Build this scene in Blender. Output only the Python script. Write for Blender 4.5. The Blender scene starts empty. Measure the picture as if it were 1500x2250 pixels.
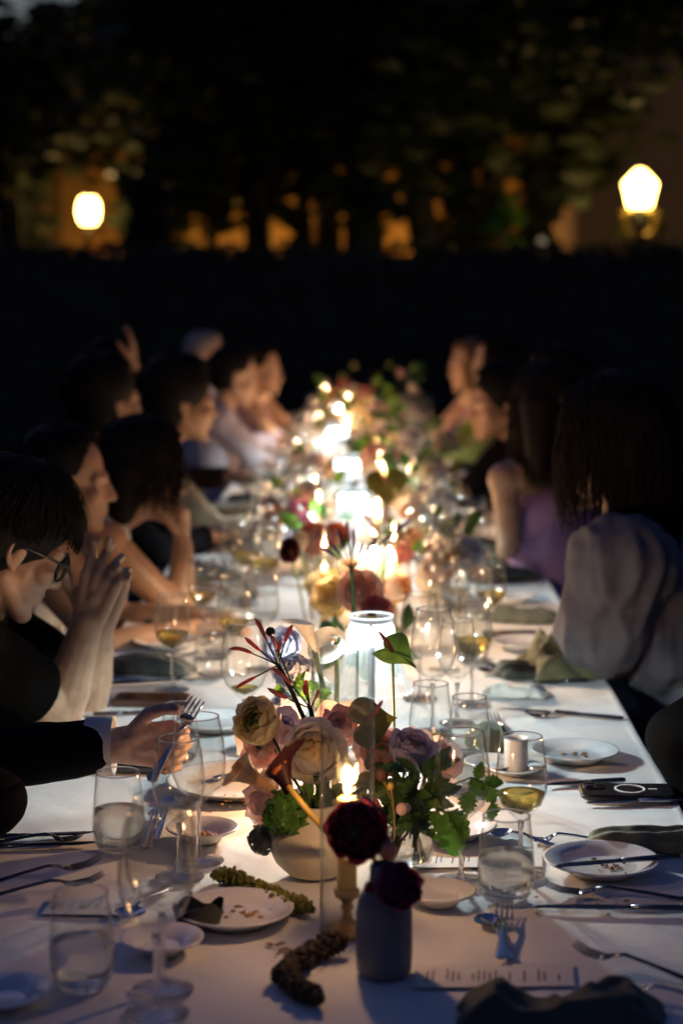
import bpy, bmesh, math, random
from mathutils import Vector, Matrix, noise
RN = random.Random(11)
V = Vector
PI = math.pi
sc = bpy.context.scene
COL = sc.collection

# ------------------------------------------------------------------ camera, sky, sun, exposure
F = 4000.0                      # focal length in photograph pixels (1500 x 2250)
CAM = V((0.075, 0.0, 1.56))
PITCH = math.atan(485 / F)
YAW = math.atan(85 / F * math.cos(PITCH))
cd = bpy.data.cameras.new('camera')
cam = bpy.data.objects.new('camera', cd)
COL.objects.link(cam)
cam.location = CAM
cam.rotation_euler = (PI / 2 - PITCH, 0, YAW)
cd.sensor_fit = 'VERTICAL'
cd.sensor_height = 36
cd.sensor_width = 24
cd.lens = F / 2250 * 36
cd.clip_start = 0.05
cd.clip_end = 2000
cd.dof.use_dof = True
cd.dof.focus_distance = 2.75
cd.dof.aperture_fstop = 2.8
sc.camera = cam

w = bpy.data.worlds.new('World')
sc.world = w
w.use_nodes = True
nt = w.node_tree
bg = nt.nodes['Background']
sky = nt.nodes.new('ShaderNodeTexSky')
sky.sky_type = 'NISHITA'
sky.sun_disc = False
SUN_EL, SUN_ROT = math.radians(-3.0), math.radians(-25)
sky.sun_elevation = SUN_EL
sky.sun_rotation = SUN_ROT
nt.links.new(sky.outputs[0], bg.inputs['Color'])
bg.inputs['Strength'].default_value = 2.6
sky.ozone_density = 3.5
sky.air_density = 2.0
sl = bpy.data.lights.new('sun', 'SUN')
sl.energy = 0.05                # last pink afterglow from the bright sky behind the trees on the left
sl.angle = math.radians(35)
sl.color = (1, 0.6, 0.8)
so = bpy.data.objects.new('sun', sl)
COL.objects.link(so)
so.rotation_euler = (math.radians(60), 0, math.radians(180 + 25))
sc.view_settings.view_transform = 'Standard'
sc.view_settings.look = 'None'
sc.view_settings.exposure = 0
sc.view_settings.gamma = 1
sc.view_settings.use_curve_mapping = False
sc.render.engine = 'CYCLES'
cy = sc.cycles
cy.use_denoising = True
try:
    cy.denoiser = 'OPENIMAGEDENOISE'
    cy.denoising_input_passes = 'RGB_ALBEDO_NORMAL'
except Exception:
    pass
cy.max_bounces = 14
cy.transparent_max_bounces = 40
cy.transmission_bounces = 12
cy.glossy_bounces = 5
cy.diffuse_bounces = 3
cy.sample_clamp_indirect = 4
cy.sample_clamp_direct = 0
cy.caustics_reflective = True
cy.caustics_refractive = True
cy.blur_glossy = 0.6
cy.use_adaptive_sampling = False

TT = 0.75                       # height of the table top
RC = cam.rotation_euler.to_matrix()


def ray(px, py):
    return (RC @ V(((px - 750) / F, -(py - 1125) / F, -1))).normalized()


def P(px, py, z=TT):            # where the line of sight meets the level z
    d = ray(px, py)
    return CAM + d * ((z - CAM.z) / d.z)


def Q(px, py, y):               # where the line of sight reaches the distance y down the table
    d = ray(px, py)
    return CAM + d * (y / d.y)


# ------------------------------------------------------------------ materials
def new_mat(name):
    m = bpy.data.materials.new(name)
    m.use_nodes = True
    n = m.node_tree.nodes
    n.clear()
    out = n.new('ShaderNodeOutputMaterial')
    return m, n, m.node_tree.links, out


def noise_col(n, l, c, amt, scale, detail=4):
    tc = n.new('ShaderNodeTexCoord')
    nz = n.new('ShaderNodeTexNoise')
    nz.inputs['Scale'].default_value = scale
    nz.inputs['Detail'].default_value = detail
    l.new(tc.outputs['Object'], nz.inputs['Vector'])
    mx = n.new('ShaderNodeMix')
    mx.data_type = 'RGBA'
    mx.inputs[6].default_value = (*[max(0, x * (1 - amt)) for x in c], 1)
    mx.inputs[7].default_value = (*[min(1, x * (1 + amt)) for x in c], 1)
    rp = n.new('ShaderNodeMapRange')
    rp.inputs[1].default_value = 0.3
    rp.inputs[2].default_value = 0.7
    l.new(nz.outputs['Fac'], rp.inputs[0])
    l.new(rp.outputs[0], mx.inputs[0])
    return mx.outputs[2], nz


def mat(name, c, rough=0.5, metal=0, amt=0.15, scale=30, bump=0.0, bscale=None, transl=0, sss=0, spec=0.5, sheen=0, coat=0):
    m, n, l, out = new_mat(name)
    col, nz = noise_col(n, l, c, amt, scale)
    p = n.new('ShaderNodeBsdfPrincipled')
    l.new(col, p.inputs['Base Color'])
    p.inputs['Roughness'].default_value = rough
    p.inputs['Metallic'].default_value = metal
    p.inputs['Specular IOR Level'].default_value = spec
    p.inputs['Sheen Weight'].default_value = sheen
    p.inputs['Coat Weight'].default_value = coat
    if sss:
        p.inputs['Subsurface Weight'].default_value = sss
        p.inputs['Subsurface Radius'].default_value = (0.012, 0.005, 0.003)
    if bump:
        bn = nz
        if bscale:
            bn = n.new('ShaderNodeTexNoise')
            bn.inputs['Scale'].default_value = bscale
            bn.inputs['Detail'].default_value = 5
            tc = n.new('ShaderNodeTexCoord')
            l.new(tc.outputs['Object'], bn.inputs['Vector'])
        b = n.new('ShaderNodeBump')
        b.inputs['Strength'].default_value = bump
        b.inputs['Distance'].default_value = 0.004
        l.new(bn.outputs['Fac'], b.inputs['Height'])
        l.new(b.outputs[0], p.inputs['Normal'])
    s = p.outputs[0]
    if transl:
        t = n.new('ShaderNodeBsdfTranslucent')
        l.new(col, t.inputs['Color'])
        mx = n.new('ShaderNodeMixShader')
        mx.inputs[0].default_value = transl
        l.new(s, mx.inputs[1])
        l.new(t.outputs[0], mx.inputs[2])
        s = mx.outputs[0]
    l.new(s, out.inputs[0])
    return m


def schlick(n, l, f0=0.05, pw=4.6):      # two-sided fresnel for thin walls
    lw = n.new('ShaderNodeLayerWeight')
    lw.inputs['Blend'].default_value = 0.5
    p = n.new('ShaderNodeMath')
    p.operation = 'POWER'
    p.inputs[1].default_value = pw
    l.new(lw.outputs['Facing'], p.inputs[0])
    m = n.new('ShaderNodeMath')
    m.operation = 'MULTIPLY_ADD'
    m.inputs[1].default_value = 1 - f0
    m.inputs[2].default_value = f0
    l.new(p.outputs[0], m.inputs[0])
    return m


def thin_glass(name, tint=(0.985, 0.99, 0.985), ior=1.5, rough=0.11, haze=0.0):
    m, n, l, out = new_mat(name)
    fr = schlick(n, l)
    t = n.new('ShaderNodeBsdfTransparent')
    lw = n.new('ShaderNodeLayerWeight')
    lw.inputs['Blend'].default_value = 0.5
    pw = n.new('ShaderNodeMath')
    pw.operation = 'POWER'
    pw.inputs[1].default_value = 9
    l.new(lw.outputs['Facing'], pw.inputs[0])
    ec = n.new('ShaderNodeMix')                 # darker tint at grazing angles stands in for refracted dark edges
    ec.data_type = 'RGBA'
    ec.inputs[6].default_value = (*tint, 1)
    ec.inputs[7].default_value = (0.68, 0.7, 0.69, 1)
    l.new(pw.outputs[0], ec.inputs[0])
    l.new(ec.outputs[2], t.inputs['Color'])
    g = n.new('ShaderNodeBsdfGlossy')
    g.inputs['Roughness'].default_value = rough
    mx = n.new('ShaderNodeMixShader')
    l.new(fr.outputs[0], mx.inputs[0])
    l.new(t.outputs[0], mx.inputs[1])
    l.new(g.outputs[0], mx.inputs[2])
    s = mx.outputs[0]
    if haze:
        d = n.new('ShaderNodeBsdfTranslucent')
        d.inputs['Color'].default_value = (0.9, 0.92, 0.92, 1)
        m2 = n.new('ShaderNodeMixShader')
        m2.inputs[0].default_value = haze
        l.new(s, m2.inputs[1])
        l.new(d.outputs[0], m2.inputs[2])
        s = m2.outputs[0]
    l.new(s, out.inputs[0])
    return m


def solid_glass(name, c=(1, 1, 1), ior=1.45):
    m, n, l, out = new_mat(name)
    g = n.new('ShaderNodeBsdfGlass')
    g.inputs['Color'].default_value = (*c, 1)
    g.inputs['IOR'].default_value = ior
    g.inputs['Roughness'].default_value = 0.0
    t = n.new('ShaderNodeBsdfTransparent')
    t.inputs['Color'].default_value = (*c, 1)
    mx = n.new('ShaderNodeMixShader')
    mx.inputs[0].default_value = 0.2
    l.new(g.outputs[0], mx.inputs[1])
    l.new(t.outputs[0], mx.inputs[2])
    l.new(mx.outputs[0], out.inputs[0])
    return m


def emit(name, c, s):
    m, n, l, out = new_mat(name)
    e = n.new('ShaderNodeEmission')
    e.inputs['Color'].default_value = (*c, 1)
    e.inputs['Strength'].default_value = s
    l.new(e.outputs[0], out.inputs[0])
    return m


def flame_mat(name, c, s):
    m, n, l, out = new_mat(name)
    e = n.new('ShaderNodeEmission')
    e.inputs['Color'].default_value = (*c, 1)
    e.inputs['Strength'].default_value = s
    t = n.new('ShaderNodeBsdfTransparent')
    a = n.new('ShaderNodeAddShader')
    l.new(e.outputs[0], a.inputs[0])
    l.new(t.outputs[0], a.inputs[1])
    l.new(a.outputs[0], out.inputs[0])
    return m


def acrylic(name, glow=(0.9, 0.97, 1.0), gs=0.14):
    m, n, l, out = new_mat(name)
    t = n.new('ShaderNodeBsdfTransparent')
    t.inputs['Color'].default_value = (0.97, 0.98, 0.98, 1)
    tr = n.new('ShaderNodeBsdfTranslucent')
    tr.inputs['Color'].default_value = (0.9, 0.93, 0.95, 1)
    df = n.new('ShaderNodeBsdfDiffuse')
    df.inputs['Color'].default_value = (0.9, 0.93, 0.95, 1)
    gl = n.new('ShaderNodeBsdfGlossy')
    gl.inputs['Roughness'].default_value = 0.08
    lw = n.new('ShaderNodeLayerWeight')
    lw.inputs['Blend'].default_value = 0.35
    m0 = n.new('ShaderNodeMixShader')
    m0.inputs[0].default_value = 0.4
    l.new(tr.outputs[0], m0.inputs[1])
    l.new(df.outputs[0], m0.inputs[2])
    rp = n.new('ShaderNodeMapRange')
    rp.inputs[3].default_value = 0.008
    rp.inputs[4].default_value = 0.12
    l.new(lw.outputs['Facing'], rp.inputs[0])
    m1 = n.new('ShaderNodeMixShader')
    l.new(rp.outputs[0], m1.inputs[0])
    l.new(t.outputs[0], m1.inputs[1])
    l.new(m0.outputs[0], m1.inputs[2])
    fr = schlick(n, l)
    m2 = n.new('ShaderNodeMixShader')
    l.new(fr.outputs[0], m2.inputs[0])
    l.new(m1.outputs[0], m2.inputs[1])
    l.new(gl.outputs[0], m2.inputs[2])
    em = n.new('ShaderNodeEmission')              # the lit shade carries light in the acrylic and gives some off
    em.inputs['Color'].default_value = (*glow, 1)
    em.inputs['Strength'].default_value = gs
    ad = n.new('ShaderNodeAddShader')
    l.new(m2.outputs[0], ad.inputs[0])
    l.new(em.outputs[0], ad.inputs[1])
    l.new(ad.outputs[0], out.inputs[0])
    return m


def cloth_mat(name, c, weave=900, amt=0.05, rough=0.85):
    m, n, l, out = new_mat(name)
    col, _ = noise_col(n, l, c, amt, 14, 6)
    p = n.new('ShaderNodeBsdfPrincipled')
    l.new(col, p.inputs['Base Color'])
    p.inputs['Roughness'].default_value = rough
    p.inputs['Sheen Weight'].default_value = 0.15
    tc = n.new('ShaderNodeTexCoord')
    hs = []
    for ax in (0, 1):
        wv = n.new('ShaderNodeTexWave')
        wv.bands_direction = 'XY'[ax]
        wv.inputs['Scale'].default_value = weave / 6.28
        wv.inputs['Distortion'].default_value = 2
        wv.inputs['Detail'].default_value = 2
        l.new(tc.outputs['Object'], wv.inputs['Vector'])
        hs.append(wv.outputs['Fac'])
    nz = n.new('ShaderNodeTexNoise')
    nz.inputs['Scale'].default_value = 22
    nz.inputs['Detail'].default_value = 6
    l.new(tc.outputs['Object'], nz.inputs['Vector'])
    a = n.new('ShaderNodeMath')
    a.operation = 'ADD'
    l.new(hs[0], a.inputs[0])
    l.new(hs[1], a.inputs[1])
    b1 = n.new('ShaderNodeBump')
    b1.inputs['Strength'].default_value = 0.12
    b1.inputs['Distance'].default_value = 0.0004
    l.new(a.outputs[0], b1.inputs['Height'])
    b2 = n.new('ShaderNodeBump')
    b2.inputs['Strength'].default_value = 0.35
    b2.inputs['Distance'].default_value = 0.006
    l.new(nz.outputs['Fac'], b2.inputs['Height'])
    l.new(b1.outputs[0], b2.inputs['Normal'])
    l.new(b2.outputs[0], p.inputs['Normal'])
    l.new(p.outputs[0], out.inputs[0])
    return m


M = {}
M['cloth'] = cloth_mat('white_linen', (0.78, 0.78, 0.76))
M['napkin'] = cloth_mat('green_linen', (0.13, 0.145, 0.095), 700, 0.2)
M['napkin_dark'] = cloth_mat('dark_green_linen', (0.065, 0.074, 0.06), 700, 0.2)
M['napkin_olive'] = cloth_mat('olive_linen', (0.17, 0.16, 0.08), 700, 0.2)
M['napkin_pale'] = cloth_mat('pale_linen', (0.62, 0.62, 0.57), 700, 0.1)
M['porcelain'] = mat('porcelain', (0.8, 0.8, 0.79), 0.18, amt=0.02, coat=0.3)
M['glass'] = thin_glass('thin_glass')
M['stem_glass'] = solid_glass('solid_glass')
M['water'] = solid_glass('water', (0.97, 0.985, 0.98), 1.33)
M['wine'] = solid_glass('white_wine', (0.97, 0.84, 0.42), 1.34)
M['rose_wine'] = solid_glass('amber_wine', (0.9, 0.25, 0.08), 1.34)
M['silver'] = mat('polished_steel', (0.62, 0.63, 0.66), 0.14, 1, 0.05, 60, 0.03)
M['dark_steel'] = mat('dark_steel', (0.12, 0.13, 0.16), 0.22, 1, 0.1, 60)
M['brass'] = mat('aged_brass', (0.55, 0.38, 0.16), 0.3, 1, 0.2, 40)
M['black_metal'] = mat('black_metal', (0.02, 0.02, 0.02), 0.3, 0.6)
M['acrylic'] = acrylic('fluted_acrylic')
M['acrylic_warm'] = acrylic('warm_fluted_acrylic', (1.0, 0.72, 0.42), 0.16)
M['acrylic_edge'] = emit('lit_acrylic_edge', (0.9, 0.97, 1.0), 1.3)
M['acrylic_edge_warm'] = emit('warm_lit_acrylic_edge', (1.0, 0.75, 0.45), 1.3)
M['wax'] = mat('beeswax_candle', (0.62, 0.43, 0.12), 0.5, sss=0.4, amt=0.1)
M['flame'] = flame_mat('flame', (1.0, 0.6, 0.2), 8)
M['wick'] = mat('wick', (0.02, 0.015, 0.01), 0.9)
M['cream_clay'] = mat('cream_ceramic', (0.66, 0.6, 0.45), 0.7, amt=0.12, scale=18, bump=0.25, bscale=120)
M['grey_clay'] = mat('grey_ceramic', (0.2, 0.21, 0.24), 0.75, amt=0.1, scale=25, bump=0.2, bscale=160)
M['paper'] = mat('menu_paper', (0.74, 0.73, 0.7), 0.8, amt=0.03)
M['ink'] = mat('printed_ink', (0.05, 0.05, 0.06), 0.8)
M['phone_black'] = mat('phone_glass', (0.012, 0.012, 0.014), 0.12, coat=0.5)
M['phone_edge'] = mat('phone_edge', (0.06, 0.06, 0.065), 0.25, 0.8)
M['white_ring'] = mat('white_print', (0.75, 0.75, 0.75), 0.5)
M['brown_leather'] = mat('brown_leather', (0.06, 0.028, 0.018), 0.5, bump=0.15, bscale=200)
M['crumb'] = mat('crumbs', (0.36, 0.2, 0.09), 0.8, amt=0.4, scale=90)
M['dark_food'] = mat('dark_leaf_wrap', (0.015, 0.02, 0.015), 0.35, amt=0.5, bump=0.4)
# people
M['skin'] = mat('skin', (0.5, 0.31, 0.2), 0.45, amt=0.2, scale=28, sss=0.12, bump=0.14, bscale=220)
M['skin_tan'] = mat('tan_skin', (0.42, 0.24, 0.14), 0.45, amt=0.1, scale=40, sss=0.12)
M['skin_pink'] = mat('pink_skin', (0.56, 0.36, 0.28), 0.45, amt=0.25, scale=45, sss=0.12, bump=0.16, bscale=200)
M['nail'] = mat('fingernail', (0.5, 0.32, 0.23), 0.3, amt=0.05)
M['hair'] = mat('black_hair', (0.006, 0.005, 0.0045), 0.65, spec=0.12, amt=0.4, scale=80)
M['hair_brown'] = mat('dark_brown_hair', (0.011, 0.0065, 0.004), 0.65, spec=0.12, amt=0.4, scale=80)
M['hair_grey'] = mat('grey_hair', (0.3, 0.28, 0.26), 0.5, amt=0.4, scale=80)
M['hair_fair'] = mat('fair_hair', (0.2, 0.11, 0.045), 0.45, amt=0.4, scale=80)
M['eye'] = mat('eye_white', (0.7, 0.68, 0.65), 0.2)
M['lip'] = mat('lip', (0.4, 0.17, 0.14), 0.4)
for k, c in dict(black=(0.004, 0.004, 0.004), suit=(0.006, 0.006, 0.008), white=(0.72, 0.72, 0.7), lilac=(0.42, 0.27, 0.55), navy=(0.03, 0.03, 0.09),
                 blouse=(0.14, 0.132, 0.155), beige=(0.36, 0.3, 0.2), blue=(0.5, 0.52, 0.75), palelilac=(0.62, 0.55, 0.62), lime=(0.45, 0.5, 0.12), rose=(0.5, 0.3, 0.36),
                 brown=(0.05, 0.03, 0.025), floral=(0.2, 0.13, 0.22)).items():
    M['fab_' + k] = mat(k + '_fabric', c, 0.85, amt=0.15 if k != 'floral' else 0.7, scale=25, bump=0.3, bscale=35, sheen=0.1 if max(c) > 0.1 else 0, spec=0.5 if max(c) > 0.1 else 0.04)
# plants
for k, c in dict(burgundy=(0.32, 0.06, 0.1), magenta=(0.3, 0.06, 0.16), cream=(0.85, 0.74, 0.46), white=(0.86, 0.8, 0.72), peach=(0.84, 0.54, 0.29), blush=(0.82, 0.6, 0.53),
                 lavender=(0.66, 0.6, 0.7), mauve=(0.58, 0.38, 0.37), orange=(0.65, 0.2, 0.05), darkred=(0.05, 0.006, 0.008), coral=(0.5, 0.17, 0.12), rosepink=(0.55, 0.2, 0.2), callawhite=(0.86, 0.84, 0.75),
                 purple=(0.3, 0.17, 0.34), bluewhite=(0.62, 0.66, 0.8), greygreen=(0.2, 0.23, 0.22), brownbud=(0.2, 0.11, 0.06), lime=(0.5, 0.5, 0.14)).items():
    M['pet_' + k] = mat(k + '_petal', c, 0.55, amt=0.15, scale=45, transl=0.55, bump=0.1)
M['leaf'] = mat('green_leaf', (0.06, 0.13, 0.025), 0.45, amt=0.35, scale=35, transl=0.3, bump=0.15)
M['leaf_bright'] = mat('bright_green_leaf', (0.1, 0.24, 0.03), 0.45, amt=0.3, scale=35, transl=0.4, bump=0.15)
M['leaf_olive'] = mat('olive_leaf', (0.1, 0.1, 0.02), 0.35, amt=0.3, scale=35, transl=0.25, bump=0.1)
M['stem'] = mat('plant_stem', (0.05, 0.09, 0.02), 0.5, amt=0.3, scale=40)
M['stem_gold'] = mat('pale_stem', (0.42, 0.28, 0.06), 0.5, amt=0.2, scale=40)
M['amaranth'] = mat('green_amaranth', (0.17, 0.17, 0.03), 0.8, amt=0.45, scale=160, bump=0.5, bscale=400)
M['amaranth_dark'] = mat('brown_amaranth', (0.075, 0.05, 0.03), 0.8, amt=0.45, scale=160, bump=0.5, bscale=400)
# garden
M['ground'] = mat('lawn', (0.035, 0.045, 0.02), 0.95, amt=0.5, scale=3, bump=0.5, bscale=60)
M['hedge'] = mat('hedge_leaf', (0.05, 0.06, 0.035), 0.7, amt=0.5, scale=6)
M['bark'] = mat('bark', (0.06, 0.045, 0.032), 0.95, amt=0.4, scale=8, bump=0.8, bscale=14)
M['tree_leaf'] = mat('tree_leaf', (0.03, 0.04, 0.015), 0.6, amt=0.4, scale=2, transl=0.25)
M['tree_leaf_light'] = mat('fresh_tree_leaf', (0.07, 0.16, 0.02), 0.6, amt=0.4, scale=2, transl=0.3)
M['stucco'] = mat('ochre_stucco', (0.45, 0.25, 0.08), 0.9, amt=0.25, scale=1.2, bump=0.4, bscale=25)
M['pink_stucco'] = mat('pink_stucco', (0.36, 0.25, 0.19), 0.9, amt=0.2, scale=1.0, bump=0.4, bscale=25)
M['stone'] = mat('stone', (0.3, 0.26, 0.2), 0.9, amt=0.2, scale=4, bump=0.4, bscale=20)
M['iron'] = mat('black_iron', (0.02, 0.02, 0.02), 0.5, 0.6)
M['gilt'] = mat('gilded_iron', (0.45, 0.3, 0.08), 0.4, 0.7, amt=0.2)
M['lantern_glow'] = emit('lantern_glass', (1.0, 0.68, 0.17), 22)
M['uplight_glow'] = emit('uplight_lens', (1.0, 0.6, 0.2), 6)
M['wood'] = mat('dark_wood', (0.05, 0.03, 0.02), 0.5, amt=0.3, scale=12)


# ------------------------------------------------------------------ mesh helpers
class MB:
    def __init__(s):
        s.v = []
        s.f = []

    def add(s, vf, mx=None):
        v, f = vf
        o = len(s.v)
        for p in v:
            p = V(p)
            s.v.append(tuple(mx @ p if mx else p))
        for q in f:
            s.f.append([i + o for i in q])
        return s

    def mesh(s, name, m=None, smooth=True):
        me = bpy.data.meshes.new(name)
        me.from_pydata(s.v, [], s.f)
        if smooth:
            me.polygons.foreach_set('use_smooth', [True] * len(me.polygons))
        if m:
            me.materials.append(M[m] if isinstance(m, str) else m)
        me.update()
        return me


def lathe(prof, n=32):
    v, f, rings = [], [], []
    for r, z in prof:
        if r <= 1e-6:
            rings.append([len(v)])
            v.append((0, 0, z))
        else:
            rings.append(list(range(len(v), len(v) + n)))
            v += [(r * math.cos(2 * PI * i / n), r * math.sin(2 * PI * i / n), z) for i in range(n)]
    for a, b in zip(rings, rings[1:]):
        if len(a) == 1 and len(b) == 1:
            continue
        for i in range(n):
            j = (i + 1) % n
            if len(a) == 1:
                f.append([a[0], b[j], b[i]])
            elif len(b) == 1:
                f.append([a[i], a[j], b[0]])
            else:
                f.append([a[i], a[j], b[j], b[i]])
    return v, f


def frame(d, up=V((0, 0, 1))):
    d = d.normalized()
    if abs(d.dot(up)) > 0.98:
        up = V((1, 0, 0))
    x = up.cross(d).normalized()
    return x, d.cross(x)


def tube(pts, rad, n=8, cap=True):
    pts = [V(p) for p in pts]
    if not isinstance(rad, (list, tuple)):
        rad = [rad] * len(pts)
    v, f = [], []
    x = None
    for i, p in enumerate(pts):
        d = (pts[min(i + 1, len(pts) - 1)] - pts[max(i - 1, 0)])
        if d.length < 1e-9:
            d = V((0, 0, 1))
        d.normalize()
        if x is None:
            x, y = frame(d)
        else:
            x = (x - d * x.dot(d)).normalized()
            y = d.cross(x)
        for k in range(n):
            a = 2 * PI * k / n
            v.append(tuple(p + (x * math.cos(a) + y * math.sin(a)) * rad[i]))
    for i in range(len(pts) - 1):
        for k in range(n):
            j = (k + 1) % n
            f.append([i * n + k, i * n + j, (i + 1) * n + j, (i + 1) * n + k])
    if cap:
        f.append(list(range(n))[::-1])
        f.append([(len(pts) - 1) * n + k for k in range(n)])
    return v, f


def bez(p0, p1, p2, p3=None, n=10):
    out = []
    for i in range(n + 1):
        t = i / n
        if p3 is None:
            out.append(V(p0) * (1 - t) ** 2 + V(p1) * 2 * t * (1 - t) + V(p2) * t * t)
        else:
            out.append(V(p0) * (1 - t) ** 3 + V(p1) * 3 * t * (1 - t) ** 2 + V(p2) * 3 * t * t * (1 - t) + V(p3) * t ** 3)
    return out


def box(c, s):
    x, y, z = c
    a, b, h = s[0] / 2, s[1] / 2, s[2] / 2
    v = [(x + i * a, y + j * b, z + k * h) for k in (-1, 1) for j in (-1, 1) for i in (-1, 1)]
    return v, [[0, 2, 3, 1], [4, 5, 7, 6], [0, 1, 5, 4], [2, 6, 7, 3], [0, 4, 6, 2], [1, 3, 7, 5]]


def rbox(c, s, r, bev=0.0015, n=6):        # slab with rounded plan corners and softened edges
    x0, y0, z0 = c
    a, b, h = s[0] / 2, s[1] / 2, s[2] / 2
    def ring(off, z):
        o = []
        for cx, cy, a0 in ((a - r, b - r, 0), (-a + r, b - r, 90), (-a + r, -b + r, 180), (a - r, -b + r, 270)):
            for k in range(n + 1):
                t = math.radians(a0 + 90 * k / n)
                o.append((x0 + cx + (r - off) * math.cos(t), y0 + cy + (r - off) * math.sin(t), z))
        return o
    rs = [ring(bev, z0 - h), ring(0, z0 - h + bev), ring(0, z0 + h - bev), ring(bev, z0 + h)]
    m = len(rs[0])
    v = sum(rs, [])
    f = [list(range(m))[::-1], [3 * m + k for k in range(m)]]
    for i in range(3):
        for k in range(m):
            j = (k + 1) % m
            f.append([i * m + k, i * m + j, (i + 1) * m + j, (i + 1) * m + k])
    return v, f


def ell(c, r, n=14, mrot=None):
    if not isinstance(r, (list, tuple)):
        r = (r, r, r)
    k = max(6, n // 2 + 1)
    v, f = lathe([(math.sin(PI * i / k), -math.cos(PI * i / k)) for i in range(k + 1)], n)
    out = []
    for p in v:
        q = V((p[0] * r[0], p[1] * r[1], p[2] * r[2]))
        if mrot:
            q = mrot @ q
        out.append(tuple(q + V(c)))
    return out, f


def rcone(p1, r1, p2, r2, n=14, flat=False):   # tapered capsule
    p1, p2 = V(p1), V(p2)
    L = (p2 - p1).length
    prof = [(0, -r1)] + [(r1 * math.cos(t), r1 * math.sin(t)) for t in (-1.1, -0.7, -0.35, 0)]
    if flat:
        prof += [(r2, L), (0, L)]
    else:
        prof += [(r2 * math.cos(t), L + r2 * math.sin(t)) for t in (0, 0.35, 0.7, 1.1)] + [(0, L + r2)]
    v, f = lathe(prof, n)
    d = (p2 - p1).normalized() if L > 1e-6 else V((0, 0, 1))
    x, y = frame(d)
    return [tuple(p1 + x * p[0] + y * p[1] + d * p[2]) for p in v], f


def grid(nu, nv, fn):
    v = [tuple(fn(i / nu, j / nv)) for j in range(nv + 1) for i in range(nu + 1)]
    f = [[j * (nu + 1) + i, j * (nu + 1) + i + 1, (j + 1) * (nu + 1) + i + 1, (j + 1) * (nu + 1) + i] for j in range(nv) for i in range(nu)]
    return v, f


def strip(secs, n=10):          # (x, half width, half thickness, z centre[, y centre]) along x
    v, f = [], []
    for s in secs:
        x, hw, ht, zc = s[:4]
        yc = s[4] if len(s) > 4 else 0
        for k in range(n):
            a = 2 * PI * k / n
            ca, sa = math.cos(a), math.sin(a)
            v.append((x, yc + hw * math.copysign(abs(ca) ** 0.7, ca), zc + ht * math.copysign(abs(sa) ** 0.7, sa)))
    for i in range(len(secs) - 1):
        for k in range(n):
            j = (k + 1) % n
            f.append([i * n + k, (i + 1) * n + k, (i + 1) * n + j, i * n + j])
    f.append(list(range(n)))
    f.append([(len(secs) - 1) * n + k for k in range(n)][::-1])
    return v, f


def tag(o, label=None, cat=None, group=None, kind=None):
    if label:
        o['label'] = label
    if cat:
        o['category'] = cat
    if group:
        o['group'] = group
    if kind:
        o['kind'] = kind
    return o


def link(name, me, parent=None, loc=None, mx=None):
    o = bpy.data.objects.new(name, me)
    COL.objects.link(o)
    if parent:
        o.parent = parent
    if mx is not None:
        o.matrix_basis = mx
    elif loc is not None:
        o.location = loc
    return o


def part(name, vf, m, parent, smooth=True, mx=None):
    b = vf if isinstance(vf, MB) else MB().add(vf)
    return link(name, b.mesh(name, m, smooth), parent, mx=mx)


def thing(name, label, cat, loc=(0, 0, 0), rz=0, group=None):
    o = bpy.data.objects.new(name, None)
    o.empty_display_size = 0.05
    COL.objects.link(o)
    o.location = loc
    o.rotation_euler = (0, 0, rz)
    return tag(o, label, cat, group)


def solo(name, vf, m, label, cat, loc=(0, 0, 0), rz=0, group=None, kind=None, smooth=True):
    o = part(name, vf, m, None, smooth)
    o.location = loc
    o.rotation_euler = (0, 0, rz)
    return tag(o, label, cat, group, kind)


def point_light(name, parent, loc, energy, color, radius):
    l = bpy.data.lights.new(name, 'POINT')
    l.energy = energy
    l.color = color
    l.shadow_soft_size = radius
    o = bpy.data.objects.new(name, l)
    COL.objects.link(o)
    o.parent = parent
    o.location = loc
    return o


def fuse(b, name, m, voxel, it=6, fac=0.5):    # many overlapping volumes -> one continuous surface
    me = b.mesh('tmp')
    o = bpy.data.objects.new('tmp', me)
    COL.objects.link(o)
    r = o.modifiers.new('r', 'REMESH')
    r.mode = 'VOXEL'
    r.voxel_size = voxel
    r.use_smooth_shade = True
    s = o.modifiers.new('s', 'SMOOTH')
    s.factor = fac
    s.iterations = it
    dg = bpy.context.evaluated_depsgraph_get()
    out = bpy.data.meshes.new_from_object(o.evaluated_get(dg))
    bpy.data.objects.remove(o)
    bpy.data.meshes.remove(me)
    out.name = name
    out.materials.clear()
    out.materials.append(M[m])
    out.polygons.foreach_set('use_smooth', [True] * len(out.polygons))
    return out


def to_axis(axis, c=(0, 0, 0), roll=0):        # matrix taking +Z to axis
    a = V(axis).normalized()
    return Matrix.Translation(V(c)) @ a.to_track_quat('Z', 'Y').to_matrix().to_4x4() @ Matrix.Rotation(roll, 4, 'Z')


# ------------------------------------------------------------------ garden: ground, hedge, walls, trees, lanterns
gb = MB().add(grid(60, 60, lambda u, v: ((u - 0.5) * 1600, (v - 0.45) * 1600, 0)))
gr = part('ground', gb, 'ground', None)
gr['kind'] = 'structure'


def leaf_cloud(rn, clumps, per, spread, size):
    b = MB()
    for c in clumps:
        for _ in range(per):
            p = V(c[:3]) + V((rn.gauss(0, 1), rn.gauss(0, 1), rn.gauss(0, 0.8))) * spread * c[3]
            n = V((rn.gauss(0, 1), rn.gauss(0, 1), rn.gauss(0, 1))).normalized()
            x, y = frame(n)
            s = size * rn.uniform(0.6, 1.3)
            q = n * s * 0.18
            b.add(([p - x * s, p + y * s * 0.42 + q, p + x * s, p - y * s * 0.42 + q], [[0, 1, 2, 3]]))
    return b


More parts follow.
